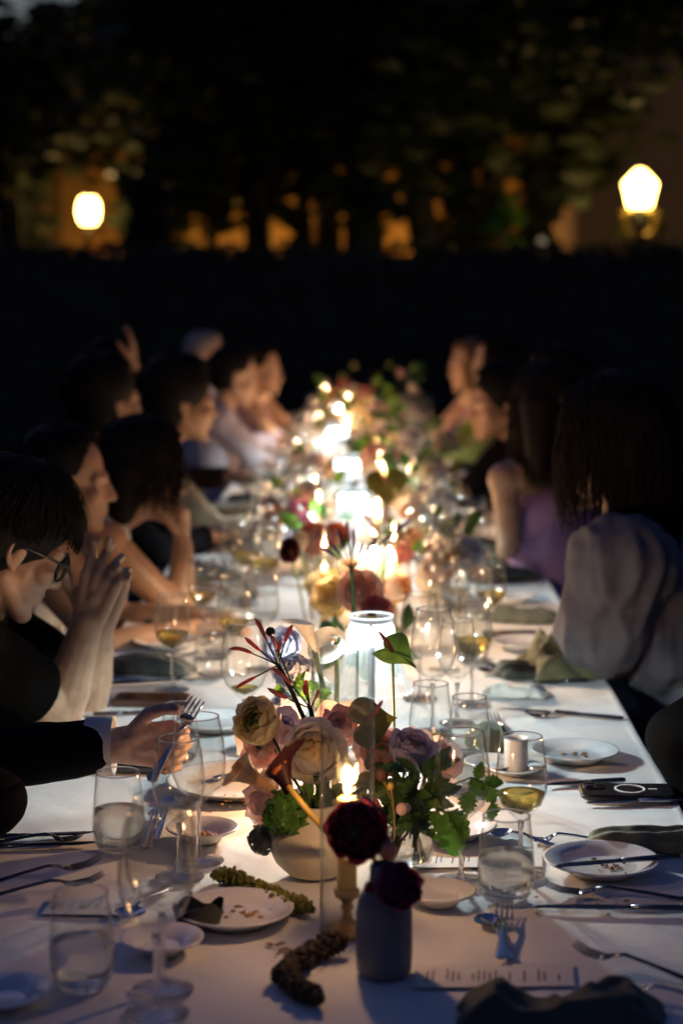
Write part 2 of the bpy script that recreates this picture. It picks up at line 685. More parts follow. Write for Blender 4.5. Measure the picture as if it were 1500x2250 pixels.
HY = 18.0
hr = random.Random(3)
hedge = thing('hedge', 'long dark clipped hedge running behind the far end of the table', 'hedge', (0, HY + 0.6, 0))
part('hedge_core', grid(80, 1, lambda u, v: ((u - 0.5) * 40, -0.42 if v < 0.5 else -0.4, 0.02 + 1.9 * v)), 'hedge', hedge)
part('hedge_body', box((0, 0, 0.97), (40, 0.8, 1.9)), 'hedge', hedge)
hb = MB()
for _ in range(9000):
    x = hr.uniform(-14, 14)
    if hr.random() < 0.55:
        p = V((x, -0.44 + hr.gauss(0, 0.03), hr.uniform(0.05, 1.96)))
    else:
        p = V((x, hr.uniform(-0.45, 0.45), 1.93 + 0.05 * noise.noise(V((x * 1.3, 0, 0))) + abs(hr.gauss(0, 0.05))))
    n = V((hr.gauss(0, 1), hr.gauss(0, 1) - 0.6, hr.gauss(0, 1))).normalized()
    ax, ay = frame(n)
    s = hr.uniform(0.04, 0.075)
    hb.add(([p - ax * s, p + ay * s * 0.5, p + ax * s, p - ay * s * 0.5], [[0, 1, 2, 3]]))
o = part('hedge_leaves', hb, 'hedge', hedge, False)
o['kind'] = 'stuff'

wl = thing('garden_wall', 'ochre garden wall glowing amber behind the tree trunks', 'wall', (0, 31, 0))
part('wall_face', box((-6, 0, 2.1), (44, 0.4, 4.2)), 'stucco', wl, False)
part('coping', box((-6, 0, 4.27), (44.2, 0.6, 0.14)), 'stone', wl, False)
for i in range(9):
    part('pilaster', box((-26 + i * 4.2, -0.26, 2.05), (0.5, 0.12, 4.1)), 'stucco', wl, False)
bx = Q(1268, 500, 25).x
bl = thing('building', 'dusky pink rendered building behind the right-hand lantern', 'building', (bx, 25, 0))
part('wall', box((7, 3, 3.0), (14, 6, 6.0)), 'pink_stucco', bl, False)
part('cornice', box((7, 3, 6.1), (14.4, 6.4, 0.2)), 'stone', bl, False)
part('quoin', box((0.2, -0.04, 3.0), (0.46, 0.1, 5.98)), 'pink_stucco', bl, False)
for i, wx in enumerate((3.4, 6.6)):
    wn = part('window', box((wx, -0.03, 3.6), (1.2, 0.1, 1.9)), 'stone', bl, False)
    part('pane', box((wx, -0.085, 3.6), (0.98, 0.02, 1.68)), 'phone_black', wn, False)


def tree(label, px, d, r, seed, h=4.0, crown=((0, 0, 6.2), (3.2, 2.4, 2.4)), ncl=34, lean=0.0, m='tree_leaf', size=0.22, low=0, per=70):
    rn = random.Random(seed)
    base = Q(px, 640, d)
    t = thing('tree', label, 'tree', (base.x, d, 0), 0, 'trees beyond the hedge')
    pts, rad = [], []
    for i in range(9):
        s = i / 8
        pts.append((lean * s * s + rn.uniform(-0.06, 0.06), rn.uniform(-0.06, 0.06), h * s))
        rad.append(r * (1.35 - 0.35 * min(1, s * 5)) * (1 - 0.35 * s))
    part('trunk', tube(pts, rad, 12), 'bark', t)
    top = V(pts[-2])
    cc, cr = V(crown[0]), crown[1]
    for k in range(5):
        a = 2 * PI * k / 5 + rn.uniform(-0.4, 0.4)
        e = cc + V((math.cos(a) * cr[0] * 0.6, math.sin(a) * cr[1] * 0.6, rn.uniform(-0.3, 0.4) * cr[2]))
        part('limb', tube(bez(top - V((0, 0, rn.uniform(0, 0.8))), (top + e) / 2 + V((0, 0, 0.5)), e, n=6), [r * 0.5 * (1 - 0.8 * i / 6) for i in range(7)], 8), 'bark', t)
    cl = []
    for _ in range(ncl):
        u = V((rn.gauss(0, 1), rn.gauss(0, 1), rn.gauss(0, 1))).normalized() * rn.uniform(0.35, 1) ** 0.6
        cl.append((cc.x + u.x * cr[0], cc.y + u.y * cr[1], cc.z + u.z * cr[2], rn.uniform(0.6, 1.3)))
    for _ in range(low):
        cl.append((rn.uniform(-1, 1) * cr[0], rn.uniform(-1, 0.4), rn.uniform(2.5, 4.0), 0.5))
    part('crown', leaf_cloud(rn, cl, per, 0.5, size), m, t, False)
    return t


tree('slim dark tree at the far left edge of the garden', 30, 23, 0.16, 1, crown=((-0.6, 0, 3.7), (0.5, 1.6, 0.5)), ncl=18, h=3.0)
tree('leaning tree just left of the small round lantern', 50, 21, 0.13, 2, lean=-0.3, crown=((-0.9, 0, 3.8), (0.5, 1.2, 0.4)), ncl=16, h=3.2)
tree('tall tree whose trunk stands right of the amber wall patch', 566, 22, 0.15, 4, crown=((-0.5, 0, 5.6), (1.7, 2, 2.2)), low=2)
tree('bushy tree rising far behind the small round lantern', 285, 29, 0.16, 33, crown=((0, 0, 4.9), (1.5, 1.4, 0.9)), ncl=40, size=0.26, h=3.6)
tree('thin young tree standing before the left amber wall patch', 470, 25, 0.09, 31, crown=((0, 0, 5.0), (1.2, 1.2, 1.6)), ncl=14, low=5)
tree('slender tree between the two small amber gaps', 660, 23, 0.12, 5, crown=((0.3, 0, 5.6), (1.5, 2, 2.2)), low=2)
tree('broad dark tree left of the amber arch', 803, 21, 0.27, 6, crown=((0, 0, 5.7), (2.6, 2, 2.4)), low=3)
tree('leaning tree that closes the amber arch on its right', 985, 22, 0.24, 7, lean=-0.75, crown=((0.2, 0, 5.6), (2.6, 2, 2.4)), low=2)
tree('dark bushy tree left of the pink building', 1085, 22, 0.2, 8, crown=((-0.1, 0, 5.2), (1.2, 1.4, 2.0)), low=3)
tree('overhanging tree above the right lantern', 1600, 19, 0.25, 9, crown=((-0.9, 0, 5.9), (2.8, 2, 1.9)), m='tree_leaf')
tree('tall backdrop tree rising behind the left trunks', 570, 27, 0.25, 10, crown=((0, 0, 6.0), (2.3, 2.4, 2.6)), ncl=60, size=0.28)
tree('tall backdrop tree rising behind the middle trunks', 720, 27.5, 0.25, 12, crown=((0, 0, 6.7), (3.6, 2.4, 2.8)), ncl=48, size=0.28)
tree('tall backdrop tree rising behind the right trunks', 1010, 27, 0.25, 13, crown=((0, 0, 6.6), (2.4, 2.4, 2.7)), ncl=48, size=0.28)


def shrub(name, label, px, d, top_px, wpx, seed, m, size=0.09, n=60):
    rn = random.Random(seed)
    b = Q(px, 640, d)
    h = Q(px, top_px, d).z
    r = wpx * d / F / 2
    t = thing(name, label, 'shrub', (b.x, d, 0))
    part('stem', tube([(0, 0, 0), (0.02, 0, h * 0.6)], [0.06, 0.02], 8), 'bark', t)
    cl = []
    for _ in range(n):
        z = rn.uniform(0.08, 0.95)
        rr = r * math.sin(PI * min(1, 0.25 + 0.7 * z) ** 1.0) ** 0.6
        a = rn.uniform(0, 2 * PI)
        q = rn.random() ** 0.5 * 0.8
        cl.append((math.cos(a) * rr * q, math.sin(a) * rr * q, z * h, 0.32))
    part('crown', leaf_cloud(rn, cl, 60, r * 0.75, size), m, t, False)


shrub('cypress', 'black rounded cypress right of the small round lantern', 333, 20, 388, 105, 21, 'hedge', 0.1, 80)
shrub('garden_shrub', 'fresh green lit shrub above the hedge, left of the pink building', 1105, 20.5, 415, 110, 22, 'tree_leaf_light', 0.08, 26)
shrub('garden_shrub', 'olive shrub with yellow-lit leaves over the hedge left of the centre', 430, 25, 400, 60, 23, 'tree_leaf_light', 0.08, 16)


for k, (px_, d_, tp, wp_, lb) in enumerate(((40, 26, 330, 150, 'tall dark shrub at the far left behind the hedge'), (663, 24, 440, 45, 'narrow dark shrub under the slender middle tree'), (798, 24, 395, 75, 'broad dark shrub left of the amber arch'),
                                     (1012, 24, 360, 120, 'broad dark shrub right of the amber arch'), (1185, 24, 360, 120, 'big dark shrub left of the pink building'))):
    shrub('garden_shrub', lb, px_, d_, tp, wp_, 40 + k, 'hedge', 0.12, 60)


def post_lantern(label, px, py, d, w_, h_, watts, gold, round_):
    c = Q(px, py, d)
    t = thing('street_lantern', label, 'lantern', (c.x, d, 0))
    zb = c.z - h_ / 2
    part('post', lathe([(0.0, 0), (0.13, 0), (0.13, 0.12), (0.08, 0.2), (0.05, 0.5), (0.04, zb - 0.3), (0.06, zb - 0.25), (0.035, zb - 0.2), (0.03, zb - 0.02), (0, zb - 0.02)], 14), 'iron', t)
    if round_:
        part('lantern_glass', lathe([(0.0, zb)] + [(w_ / 2 * (math.sin(PI * (0.12 + 0.76 * k / 10))) ** 0.45, zb + h_ * k / 10) for k in range(11)] + [(0, zb + h_)], 18), 'lantern_glow', t)
        part('cap', lathe([(0, zb + h_ + 0.07), (0.02, zb + h_ + 0.06), (w_ * 0.3, zb + h_ + 0.005), (0, zb + h_ + 0.004)], 14), 'iron', t)
    else:
        part('lantern_glass', lathe([(0, zb), (w_ * 0.33, zb), (w_ * 0.5, zb + h_ * 0.62), (w_ * 0.13, zb + h_ * 0.97), (0, zb + h_)], 6), 'lantern_glow', t, False)
        for k in range(6):
            a = 2 * PI * k / 6
            part('glazing_bar', tube([(w_ * 0.34 * math.cos(a), w_ * 0.34 * math.sin(a), zb - 0.01), (w_ * 0.51 * math.cos(a), w_ * 0.51 * math.sin(a), zb + h_ * 0.62), (w_ * 0.14 * math.cos(a), w_ * 0.14 * math.sin(a), zb + h_ * 0.97)], 0.006, 6), 'iron', t)
        part('finial', lathe([(0, zb + h_ + 0.07), (0.015, zb + h_ + 0.05), (0.01, zb + h_ + 0.02), (0.03, zb + h_ + 0.001), (0, zb + h_ + 0.001)], 10), 'iron', t)
    if gold:
        for s in (-1, 1):
            pts = bez((s * 0.02, 0, zb - 0.3), (s * 0.24, 0, zb - 0.36), (s * 0.27, 0, zb - 0.06), (s * 0.06, 0, zb - 0.03), n=12)
            part('scroll_bracket', tube(pts, [0.02 + 0.055 * math.sin(PI * i / 12) for i in range(13)], 10), 'gilt', t)
    point_light('lantern_light', t, (0, w_ * 1.2, c.z), watts, (1, 0.62, 0.24), 0.1)


post_lantern('large bright pentagonal lantern on a post before the pink building', 1405, 413, 20, 0.36, 0.4, 20, True, False)
post_lantern('small round glowing lantern on a post at the left', 195, 463, 24, 0.28, 0.33, 40, False, True)


def uplight(label, px, d, watts, col=(1, 0.55, 0.15)):
    b = Q(px, 640, d)
    t = thing('garden_uplight', label, 'uplight', (b.x, d, 0), 0, 'garden uplights behind the hedge')
    part('housing', lathe([(0, 0), (0.09, 0), (0.1, 0.16), (0.085, 0.18), (0, 0.15)], 16), 'iron', t)
    part('lens', lathe([(0, 0.165), (0.08, 0.165), (0, 0.172)], 16), 'uplight_glow', t)
    point_light('uplight_light', t, (0, 0, 0.35), watts, col, 0.06)


uplight('garden uplight at the wall foot behind the small lantern', 200, 29.6, 40)
uplight('garden uplight at the wall foot behind the amber gap left of centre', 500, 29.3, 170)
uplight('garden uplight at the wall foot behind the middle trunks', 720, 29.5, 60)
uplight('garden uplight at the wall foot inside the amber arch', 895, 29.3, 210)
uplight('garden uplight under the fresh green shrub', 1105, 19.7, 14, (0.75, 1.0, 0.3))
g = Q(1195, 528, 19)
t = thing('bollard_light', 'tiny pale bollard light just over the hedge', 'bollard light', (g.x, 19.3, 0))
part('post', lathe([(0, 0), (0.04, 0), (0.04, g.z - 0.06), (0, g.z - 0.06)], 12), 'iron', t)
part('lamp_glass', lathe([(0, g.z - 0.058), (0.04, g.z - 0.058), (0.045, g.z), (0.02, g.z + 0.04), (0, g.z + 0.045)], 12), emit('bollard_glow', (1, 0.8, 0.5), 0.22), t)

# ------------------------------------------------------------------ the table and its cloth
TX0, TX1, TY0, TY1 = -0.545, 0.545, 1.35, 11.0
tb = thing('banquet_table', 'long narrow banquet table hidden under the white cloth', 'table', (0, 0, 0))
part('tabletop', rbox((0, (TY0 + TY1) / 2, TT - 0.035), (1.07, TY1 - TY0 - 0.02, 0.05), 0.01), 'wood', tb, False)
for yy in (1.6, 3.9, 6.2, 8.5, 10.7):
    for sx in (-0.46, 0.46):
        part('leg', tube([(sx, yy, 0), (sx, yy, TT - 0.062)], 0.025, 10), 'wood', tb)


def cloth_pt(u, v):
    half = 0.545
    drop = 0.5
    s = (u - 0.5) * 2 * (half + drop)
    y = TY0 + (TY1 - TY0) * v
    x = max(-half, min(half, s))
    over = abs(s) - half
    z = TT
    wr = noise.noise(V((x * 2.2, y * 1.3, 0))) * 0.0012 + noise.noise(V((x * 7, y * 5, 3))) * 0.0006
    for cx in (-0.27, 0.0, 0.27):
        wr += 0.0011 * math.exp(-((x - cx - 0.004 * math.sin(y * 3)) / 0.006) ** 2)
    for cy_ in (1.9, 2.62, 3.36, 4.1, 4.9, 5.7):
        wr += 0.001 * math.exp(-((y - cy_ - 0.006 * math.sin(x * 5)) / 0.006) ** 2)
    n3 = noise.noise(V((x * 4 + y * 2.5, y * 1.1 - x * 2, 7)))
    wr += 0.0016 * max(0, 1 - abs(n3) * 9)
    wr -= 0.0034
    if over > 0:
        wave = 0.02 * math.sin(y * 9 + 1.7 * math.sin(y * 2)) * min(1, over * 4)
        k = min(1, over / 0.02)
        x = math.copysign(half + 0.012 * math.sin(k * PI / 2) + over * 0.05 + wave, s)
        z = TT - max(0, over - 0.006)
        wr = 0
    return (x, y, z + wr)


cl_ = solo('tablecloth', grid(220, 900, cloth_pt), 'cloth', 'long white linen tablecloth covering the whole dining table', 'tablecloth')


# ------------------------------------------------------------------ table lamps and candles
def shade_mesh():
    N, H = 160, 0.132
    def fn(u, v):
        a = 2 * PI * u
        r = 0.0365 + 0.015 * v + 0.017 * v ** 3.2
        fl = 0.0022 * (0.4 + 0.6 * v) * (1 + 1.3 * v * v) * abs(math.sin(a * 14))
        z = -H * v
        if v > 0.97:
            z += 0.004 * (1 - abs(math.sin(a * 14)))
        return ((r + fl) * math.cos(a), (r + fl) * math.sin(a), z)
    v, f = grid(N, 22, fn)
    v2, f2 = grid(N, 22, lambda u, q: tuple(V(fn(u, q)) - V((math.cos(2 * PI * u), math.sin(2 * PI * u), 0)) * 0.0014))
    o = len(v)
    f = f + [[i + o for i in q][::-1] for q in f2]
    k = 22 * (N + 1)
    for i in range(N):
        f.append([k + i, k + i + 1, o + k + i + 1, o + k + i])
        f.append([i + 1, i, o + i, o + i + 1])
    b = MB()
    b.v = v + v2
    b.f = f
    return b.mesh('lamp_shade', 'acrylic')


SH = shade_mesh()
SHW = SH.copy()
SHW.materials[0] = M['acrylic_warm']


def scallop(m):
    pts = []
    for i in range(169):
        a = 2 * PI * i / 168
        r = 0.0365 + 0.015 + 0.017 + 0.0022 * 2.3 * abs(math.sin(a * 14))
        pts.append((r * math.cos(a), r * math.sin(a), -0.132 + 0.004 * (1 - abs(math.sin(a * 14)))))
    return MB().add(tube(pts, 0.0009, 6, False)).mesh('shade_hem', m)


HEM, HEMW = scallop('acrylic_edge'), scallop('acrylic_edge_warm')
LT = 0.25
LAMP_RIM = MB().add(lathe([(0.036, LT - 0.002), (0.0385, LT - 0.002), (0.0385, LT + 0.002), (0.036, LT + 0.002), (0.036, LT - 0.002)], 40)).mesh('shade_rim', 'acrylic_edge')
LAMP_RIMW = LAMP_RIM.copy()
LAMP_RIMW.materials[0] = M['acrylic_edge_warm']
LAMP_CAP = MB().add(lathe([(0, LT - 0.009), (0.033, LT - 0.009), (0.034, LT - 0.006), (0, LT - 0.005)], 32)).mesh('shade_cap', 'black_metal')
LAMP_FIN = MB().add(lathe([(0, LT - 0.008), (0.009, LT - 0.008), (0.009, LT + 0.002), (0.0075, LT + 0.004), (0, LT + 0.0045)], 20)).mesh('finial', 'brass')
LAMP_STEM = MB().add(lathe([(0, 0.012), (0.007, 0.012), (0.0055, 0.03), (0.0055, LT - 0.013), (0, LT - 0.013)], 16)).mesh('lamp_stem', 'silver')
LAMP_BASE = MB().add(lathe([(0, 0), (0.045, 0), (0.047, 0.004), (0.044, 0.009), (0.012, 0.013), (0, 0.0135)], 36)).mesh('lamp_base', 'porcelain')


def table_lamp(x, y, label, watts, col):
    t = thing('table_lamp', label, 'table lamp', (x, y, TT), 0, 'cordless table lamps down the middle of the table')
    link('lamp_base', LAMP_BASE, t)
    link('lamp_stem', LAMP_STEM, t)
    wm = col == WARM
    sh_ = link('lamp_shade', SHW if wm else SH, t, (0, 0, LT))
    link('shade_hem', HEMW if wm else HEM, sh_)
    link('shade_rim', LAMP_RIMW if wm else LAMP_RIM, t)
    link('shade_cap', LAMP_CAP, t)
    link('finial', LAMP_FIN, t)
    # downward lamplight from the ring under the cap, one source each side of the stem
    for k in range(2):
        a = PI * k
        sp = bpy.data.lights.new('bulb', 'SPOT')
        sp.energy = watts / 2
        sp.color = col
        sp.spot_size = math.radians(170)
        sp.spot_blend = 0.3
        sp.shadow_soft_size = 0.008
        sp.use_nodes = True                   # wide batwing lens: the beam is weaker straight down than to the sides
        ln, ll = sp.node_tree.nodes, sp.node_tree.links
        em = ln['Emission']
        tc_ = ln.new('ShaderNodeTexCoord')
        sx_ = ln.new('ShaderNodeSeparateXYZ')
        ab_ = ln.new('ShaderNodeMath')
        ab_.operation = 'ABSOLUTE'
        mx_ = ln.new('ShaderNodeMath')
        mx_.operation = 'MAXIMUM'
        mx_.inputs[1].default_value = 0.36
        pw_ = ln.new('ShaderNodeMath')
        pw_.operation = 'POWER'
        pw_.inputs[1].default_value = -1.7
        sc_ = ln.new('ShaderNodeMath')
        sc_.operation = 'MULTIPLY'
        sc_.inputs[1].default_value = 0.2
        ll.new(tc_.outputs['Normal'], sx_.inputs[0])
        ll.new(sx_.outputs['Z'], ab_.inputs[0])
        ll.new(ab_.outputs[0], mx_.inputs[0])
        ll.new(mx_.outputs[0], pw_.inputs[0])
        ll.new(pw_.outputs[0], sc_.inputs[0])
        ll.new(sc_.outputs[0], em.inputs['Strength'])
        o = bpy.data.objects.new('bulb', sp)
        COL.objects.link(o)
        o.parent = t
        o.location = (0.017 * math.cos(a), 0.017 * math.sin(a), LT - 0.016)


COOL = (0.83, 0.97, 1.0)
WARM = (1.0, 0.72, 0.5)
LW = 23
table_lamp(Q(815, 1690, 3.12).x, 3.12, 'nearest table lamp with white fluted clear shade and dark cap, in sharp focus', LW, COOL)
table_lamp(0.075 - 0.012, 4.12, 'second table lamp, creamy warm glow half hidden behind the tall pink nerine', LW * 1.15, WARM)
table_lamp(Q(775, 1100, 5.2).x, 5.2, 'third table lamp, white glow low behind the thin glass tubes', LW * 0.9, COOL)
table_lamp(Q(763, 1040, 6.24).x, 6.24, 'fourth table lamp, brilliant white shade standing clear against the bokeh', LW * 1.0, COOL)
table_lamp(Q(740, 950, 7.7).x, 7.7, 'fifth table lamp, wide white blur in front of the column of candle lights', LW * 1.1, COOL)
table_lamp(Q(745, 900, 9.2).x, 9.2, 'last table lamp, small yellowish blur near the far end', LW * 1.4, WARM)

FL_OUT = MB().add(lathe([(0, 0), (0.004, 0.004), (0.0062, 0.012), (0.0055, 0.022), (0.003, 0.034), (0.0008, 0.044), (0, 0.046)], 12)).mesh('flame', 'flame')


def candle(x, y, label, h_holder, h_candle, r, tube_r, tube_h, watts, lean=0, twin=False, group='candles in glass tubes'):
    t = thing('candlestick', label, 'candle', (x, y, TT), 0, group)
    hh = h_holder
    part('candle_holder', lathe([(0, 0), (0.034, 0), (0.035, 0.004), (0.028, 0.009), (0.012, hh * 0.2), (0.0065, hh * 0.34), (0.0055, hh * 0.5), (0.009, hh * 0.6), (0.006, hh * 0.66), (0.008, hh * 0.76), (r + 0.003, hh * 0.84), (r + 0.004, hh), (r, hh), (0, hh - 0.01)], 28), 'brass', t)
    z0, z1 = hh - 0.008, hh + h_candle
    part('candle', lathe([(0, z0), (r * 0.96, z0), (r, z0 + 0.02), (r * 1.0, z1 - 0.02), (r * 0.98, z1 - 0.002), (r * 0.8, z1), (r * 0.4, z1 - 0.004), (0, z1 - 0.005)], 24), 'wax', t)
    part('wick', tube([(0, 0, z1 - 0.006), (0.0006, 0, z1 + 0.006)], 0.0008, 6), 'wick', t)
    fl = link('flame', FL_OUT, t, (0, 0, z1 + 0.002))
    fs = 1.0 if tube_h > 0.33 or not group.startswith('blurred') else 0.6
    fl.scale = (0.8 * fs, 0.8 * fs, 0.85 * fs)
    fl.rotation_euler = (0, lean, 0)
    if twin:
        f2 = link('flame', FL_OUT, t, (0.006, 0.004, z1 + 0.016))
        f2.rotation_euler = (0, 0.25, 0)
        f2.scale = (0.7, 0.7, 0.62)
    point_light('candlelight', t, (0, 0, z1 + 0.022), watts, (1, 0.54, 0.26), 0.006)
    if tube_r:
        g_ = thing('glass_tube', 'clear hurricane tube around the ' + label, 'hurricane glass', (x, y, TT + 0.0005), 0, 'glass hurricane tubes')
        part('tube_wall', lathe([(tube_r - 0.002, 0), (tube_r, 0), (tube_r, tube_h), (tube_r - 0.001, tube_h + 0.0008), (tube_r - 0.002, tube_h), (tube_r - 0.002, 0)], 48), 'glass', g_)


CW = 2.6
c1 = Q(762, 2080, 2.24)
zf = Q(762, 1752, 2.24).z - TT
candle(c1.x, 2.24, 'front lit candle in brass holder behind the grey vase', 0.055, zf - 0.055, 0.0125, 0.0345, 0.365, CW * 0.45, 0.05, True)
c2 = Q(736, 1800, 2.8)
candle(c2.x, 2.8, 'thin lit candle behind the white rose', 0.09, Q(736, 1628, 2.8).z - TT - 0.09, 0.006, 0.037, Q(733, 1432, 2.8).z - TT, CW * 2.2)
for i, (px, y_, zz, r_, lb) in enumerate((
        (712, 3.95, 0.2, 0.034, 'lit candle left of the second lamp behind the pale calla'),
        (865, 4.3, 0.17, 0.04, 'lit candle in the amber glow right of the second lamp'),
        (822, 4.75, 0.18, 0.03, 'lit candle behind the tall nerine'),
        (700, 5.5, 0.2, 0.03, 'lit candle beside the white third lamp'),
        (690, 6.0, 0.2, 0.03, 'lit candle left of the fourth lamp'),
        (835, 6.9, 0.2, 0.03, 'blurred candle before the fifth lamp'),
        (762, 8.3, 0.27, 0.03, 'blurred candle just beyond the fifth lamp'),
        (700, 8.9, 0.22, 0.03, 'blurred candle left of the last lamp'),
        (765, 9.8, 0.27, 0.03, 'blurred candle near the far end of the table'),  # the rest are extra candles, added to light flowers and strike glints
        (830, 5.3, 0.2, 0.03, 'added candle among pale flowers right of the third lamp'),
        (845, 6.5, 0.22, 0.03, 'added candle right of the fourth lamp'),
        (650, 7.4, 0.2, 0.03, 'added candle at the left of the fifth lamp'),
        (835, 7.9, 0.24, 0.03, 'added candle at the right of the fifth lamp'),
        (820, 9.2, 0.26, 0.03, 'added candle at the right of the last lamp'),
        (715, 10.4, 0.3, 0.03, 'farthest added candle at the end of the table'))):
    x_ = Q(px, 1000, y_).x
    zz = zz if y_ < 4.5 else zz * 0.75
    candle(x_, y_, lb, 0.06, zz - 0.06, 0.008, r_, zz + 0.09, CW * (0.8 + 0.22 * max(0, y_ - 4.2)) * 0.8, group='blurred candles down the table')


# ------------------------------------------------------------------ glassware and crockery
def offset_shell(outer, tk):
    inner = [(max(0.0, r - tk), z) for r, z in outer[::-1]]
    return inner


def glass_kind(H, stem_h, rmax, rrim, rfoot, n=40):
    k = (H - stem_h)
    oz = [(0.0045, stem_h - 0.004), (rmax * 0.42, stem_h + 0.05 * k), (rmax * 0.78, stem_h + 0.17 * k), (rmax * 0.96, stem_h + 0.32 * k), (rmax, stem_h + 0.42 * k), (rmax * 0.985, stem_h + 0.52 * k),
          (rmax * 0.94, stem_h + 0.66 * k), (rmax * 0.5 + rrim * 0.5, stem_h + 0.83 * k), (rrim, H)]
    iz = [(max(0, r - 0.0011), z + (0.0035 if i < 2 else 0.001 if i < 3 else 0)) for i, (r, z) in enumerate(oz)]
    iz[0] = (0, stem_h + 0.003)
    bowl = MB().add(lathe(oz + [(rrim - 0.0005, H + 0.0006)] + iz[::-1], n)).mesh('bowl', 'glass')
    stem = MB().add(lathe([(0, 0.0045), (0.0075, 0.0055), (0.0042, 0.013), (0.0033, 0.03), (0.0032, stem_h - 0.02), (0.0048, stem_h - 0.005), (0, stem_h - 0.004)], 16)).mesh('stem', 'stem_glass')
    foot = MB().add(lathe([(0, 0.0005), (rfoot, 0.0005), (rfoot + 0.0006, 0.0014), (rfoot, 0.0022), (0.012, 0.004), (0.005, 0.006), (0, 0.0062)], n)).mesh('foot', 'stem_glass')
    def liquid(level, m):
        z1 = stem_h + level * k
        pr = [(0, stem_h + 0.0034)]
        for (r0, a), (r1, b) in zip(iz[1:], iz[2:]):
            pr.append((r0 - 0.0002, a))
            if a <= z1 <= b:
                pr.append((r0 + (r1 - r0) * (z1 - a) / (b - a) - 0.0002, z1))
                break
        pr.append((0, z1))
        return MB().add(lathe(pr, n)).mesh('wine', m)
    rim = MB().add(tube([(rrim * math.cos(2 * PI * i / n) - 0.0006 * math.cos(2 * PI * i / n), (rrim - 0.0006) * math.sin(2 * PI * i / n), H + 0.0004) for i in range(n + 1)], 0.001, 8, False)).mesh('rim', 'stem_glass')
    return dict(bowl=bowl, stem=stem, foot=foot, rim=rim, liquid=liquid)


GK = {'small': glass_kind(0.198, 0.083, 0.0368, 0.0285, 0.034), 'large': glass_kind(0.232, 0.098, 0.0425, 0.031, 0.036), 'mid': glass_kind(0.212, 0.09, 0.0395, 0.03, 0.035)}
FARG = {}
for k_, a_ in (('small', (0.198, 0.083, 0.0368, 0.0285, 0.034)), ('large', (0.225, 0.095, 0.041, 0.03, 0.036))):
    H_, s_, rm, rr, rf = a_
    q_ = H_ - s_
    FARG[k_] = MB().add(lathe([(0, 0.001), (rf, 0.001), (rf, 0.002), (0.006, 0.007), (0.0033, 0.02), (0.0033, s_ - 0.01), (rm * 0.5, s_ + 0.06 * q_), (rm * 0.9, s_ + 0.24 * q_), (rm, s_ + 0.42 * q_), (rm * 0.93, s_ + 0.68 * q_), (rr, H_), (rr - 0.0012, H_), (rm * 0.91, s_ + 0.68 * q_), (rm - 0.0012, s_ + 0.42 * q_), (rm * 0.87, s_ + 0.24 * q_), (0, s_ + 0.05 * q_)], 22)).mesh('wine_glass', 'glass')
LIQ = {}


def wine_glass(pos, label, kind='small', level=None, liq='wine', group='wine glasses on the table', tilt=0):
    t = thing('wine_glass', label, 'wine glass', (pos.x, pos.y, TT), RN.uniform(0, 3), group)
    g_ = GK[kind]
    for p_ in ('bowl', 'stem', 'foot', 'rim'):
        link(p_, g_[p_], t)
    if level:
        key = (kind, level, liq)
        if key not in LIQ:
            LIQ[key] = g_['liquid'](level, liq)
        link('wine', LIQ[key], t)
    return t


TO = [(0.0, 0.0008), (0.024, 0.0008), (0.029, 0.003), (0.0345, 0.012), (0.0378, 0.026), (0.0388, 0.038), (0.0382, 0.052), (0.0358, 0.08), (0.033, 0.104), (0.0315, 0.116)]
TI = [(0.0, 0.009), (0.026, 0.0095), (0.0325, 0.016), (0.0362, 0.028), (0.0372, 0.038), (0.0366, 0.052), (0.0344, 0.08), (0.0318, 0.104), (0.0304, 0.116)]
TUMB = MB().add(lathe(TO + [(0.031, 0.1167)] + TI[::-1], 44)).mesh('tumbler_wall', 'glass')
TBASE = MB().add(lathe([(0, 0.0015), (0.0235, 0.0015), (0.0285, 0.004), (0.0325, 0.0115), (0.026, 0.0085), (0, 0.0082)], 40)).mesh('tumbler_base', 'stem_glass')
TRIM = MB().add(tube([(0.031 * math.cos(2 * PI * i / 44), 0.031 * math.sin(2 * PI * i / 44), 0.1166) for i in range(45)], 0.0011, 8, False)).mesh('tumbler_rim', 'stem_glass')
TW = {}


def tumbler(pos, label, level=0.062, s=1.0, liq='water', group='water tumblers on the table', near=True):
    t = thing('water_tumbler', label, 'tumbler', (pos.x, pos.y, TT), RN.uniform(0, 3), group)
    t.scale = (s, s, s)
    link('tumbler_wall', TUMB, t)
    link('tumbler_base', TBASE, t)
    link('tumbler_rim', TRIM, t)
    if level:
        key = (level, liq)
        if key not in TW:
            pr = [(0, 0.0092)]
            for (r0, a), (r1, b) in zip(TI[1:], TI[2:]):
                pr.append((r0 - 0.0002, a + 0.0002))
                if a <= level <= b:
                    pr.append((r0 + (r1 - r0) * (level - a) / (b - a) - 0.0002, level))
                    break
            pr.append((0, level))
            TW[key] = MB().add(lathe(pr, 40)).mesh('water', liq)
        link('water' if liq == 'water' else 'wine', TW[key], t)
    return t


def plate_mesh(R_, h=0.017, well=0.66):
    w_ = R_ * well
    return MB().add(lathe([(0, 0.002), (w_ * 0.85, 0.002), (w_ * 0.88, 0.0), (w_ * 0.93, 0.0), (w_, 0.005), (R_ * 0.97, h - 0.002), (R_, h), (R_ - 0.0008, h + 0.0014), (R_ * 0.95, h + 0.0012), (w_ * 1.05, 0.0092), (w_ * 0.97, 0.0066), (w_ * 0.9, 0.0056), (0, 0.0054)], 64)).mesh('plate', 'porcelain')


PL = {}


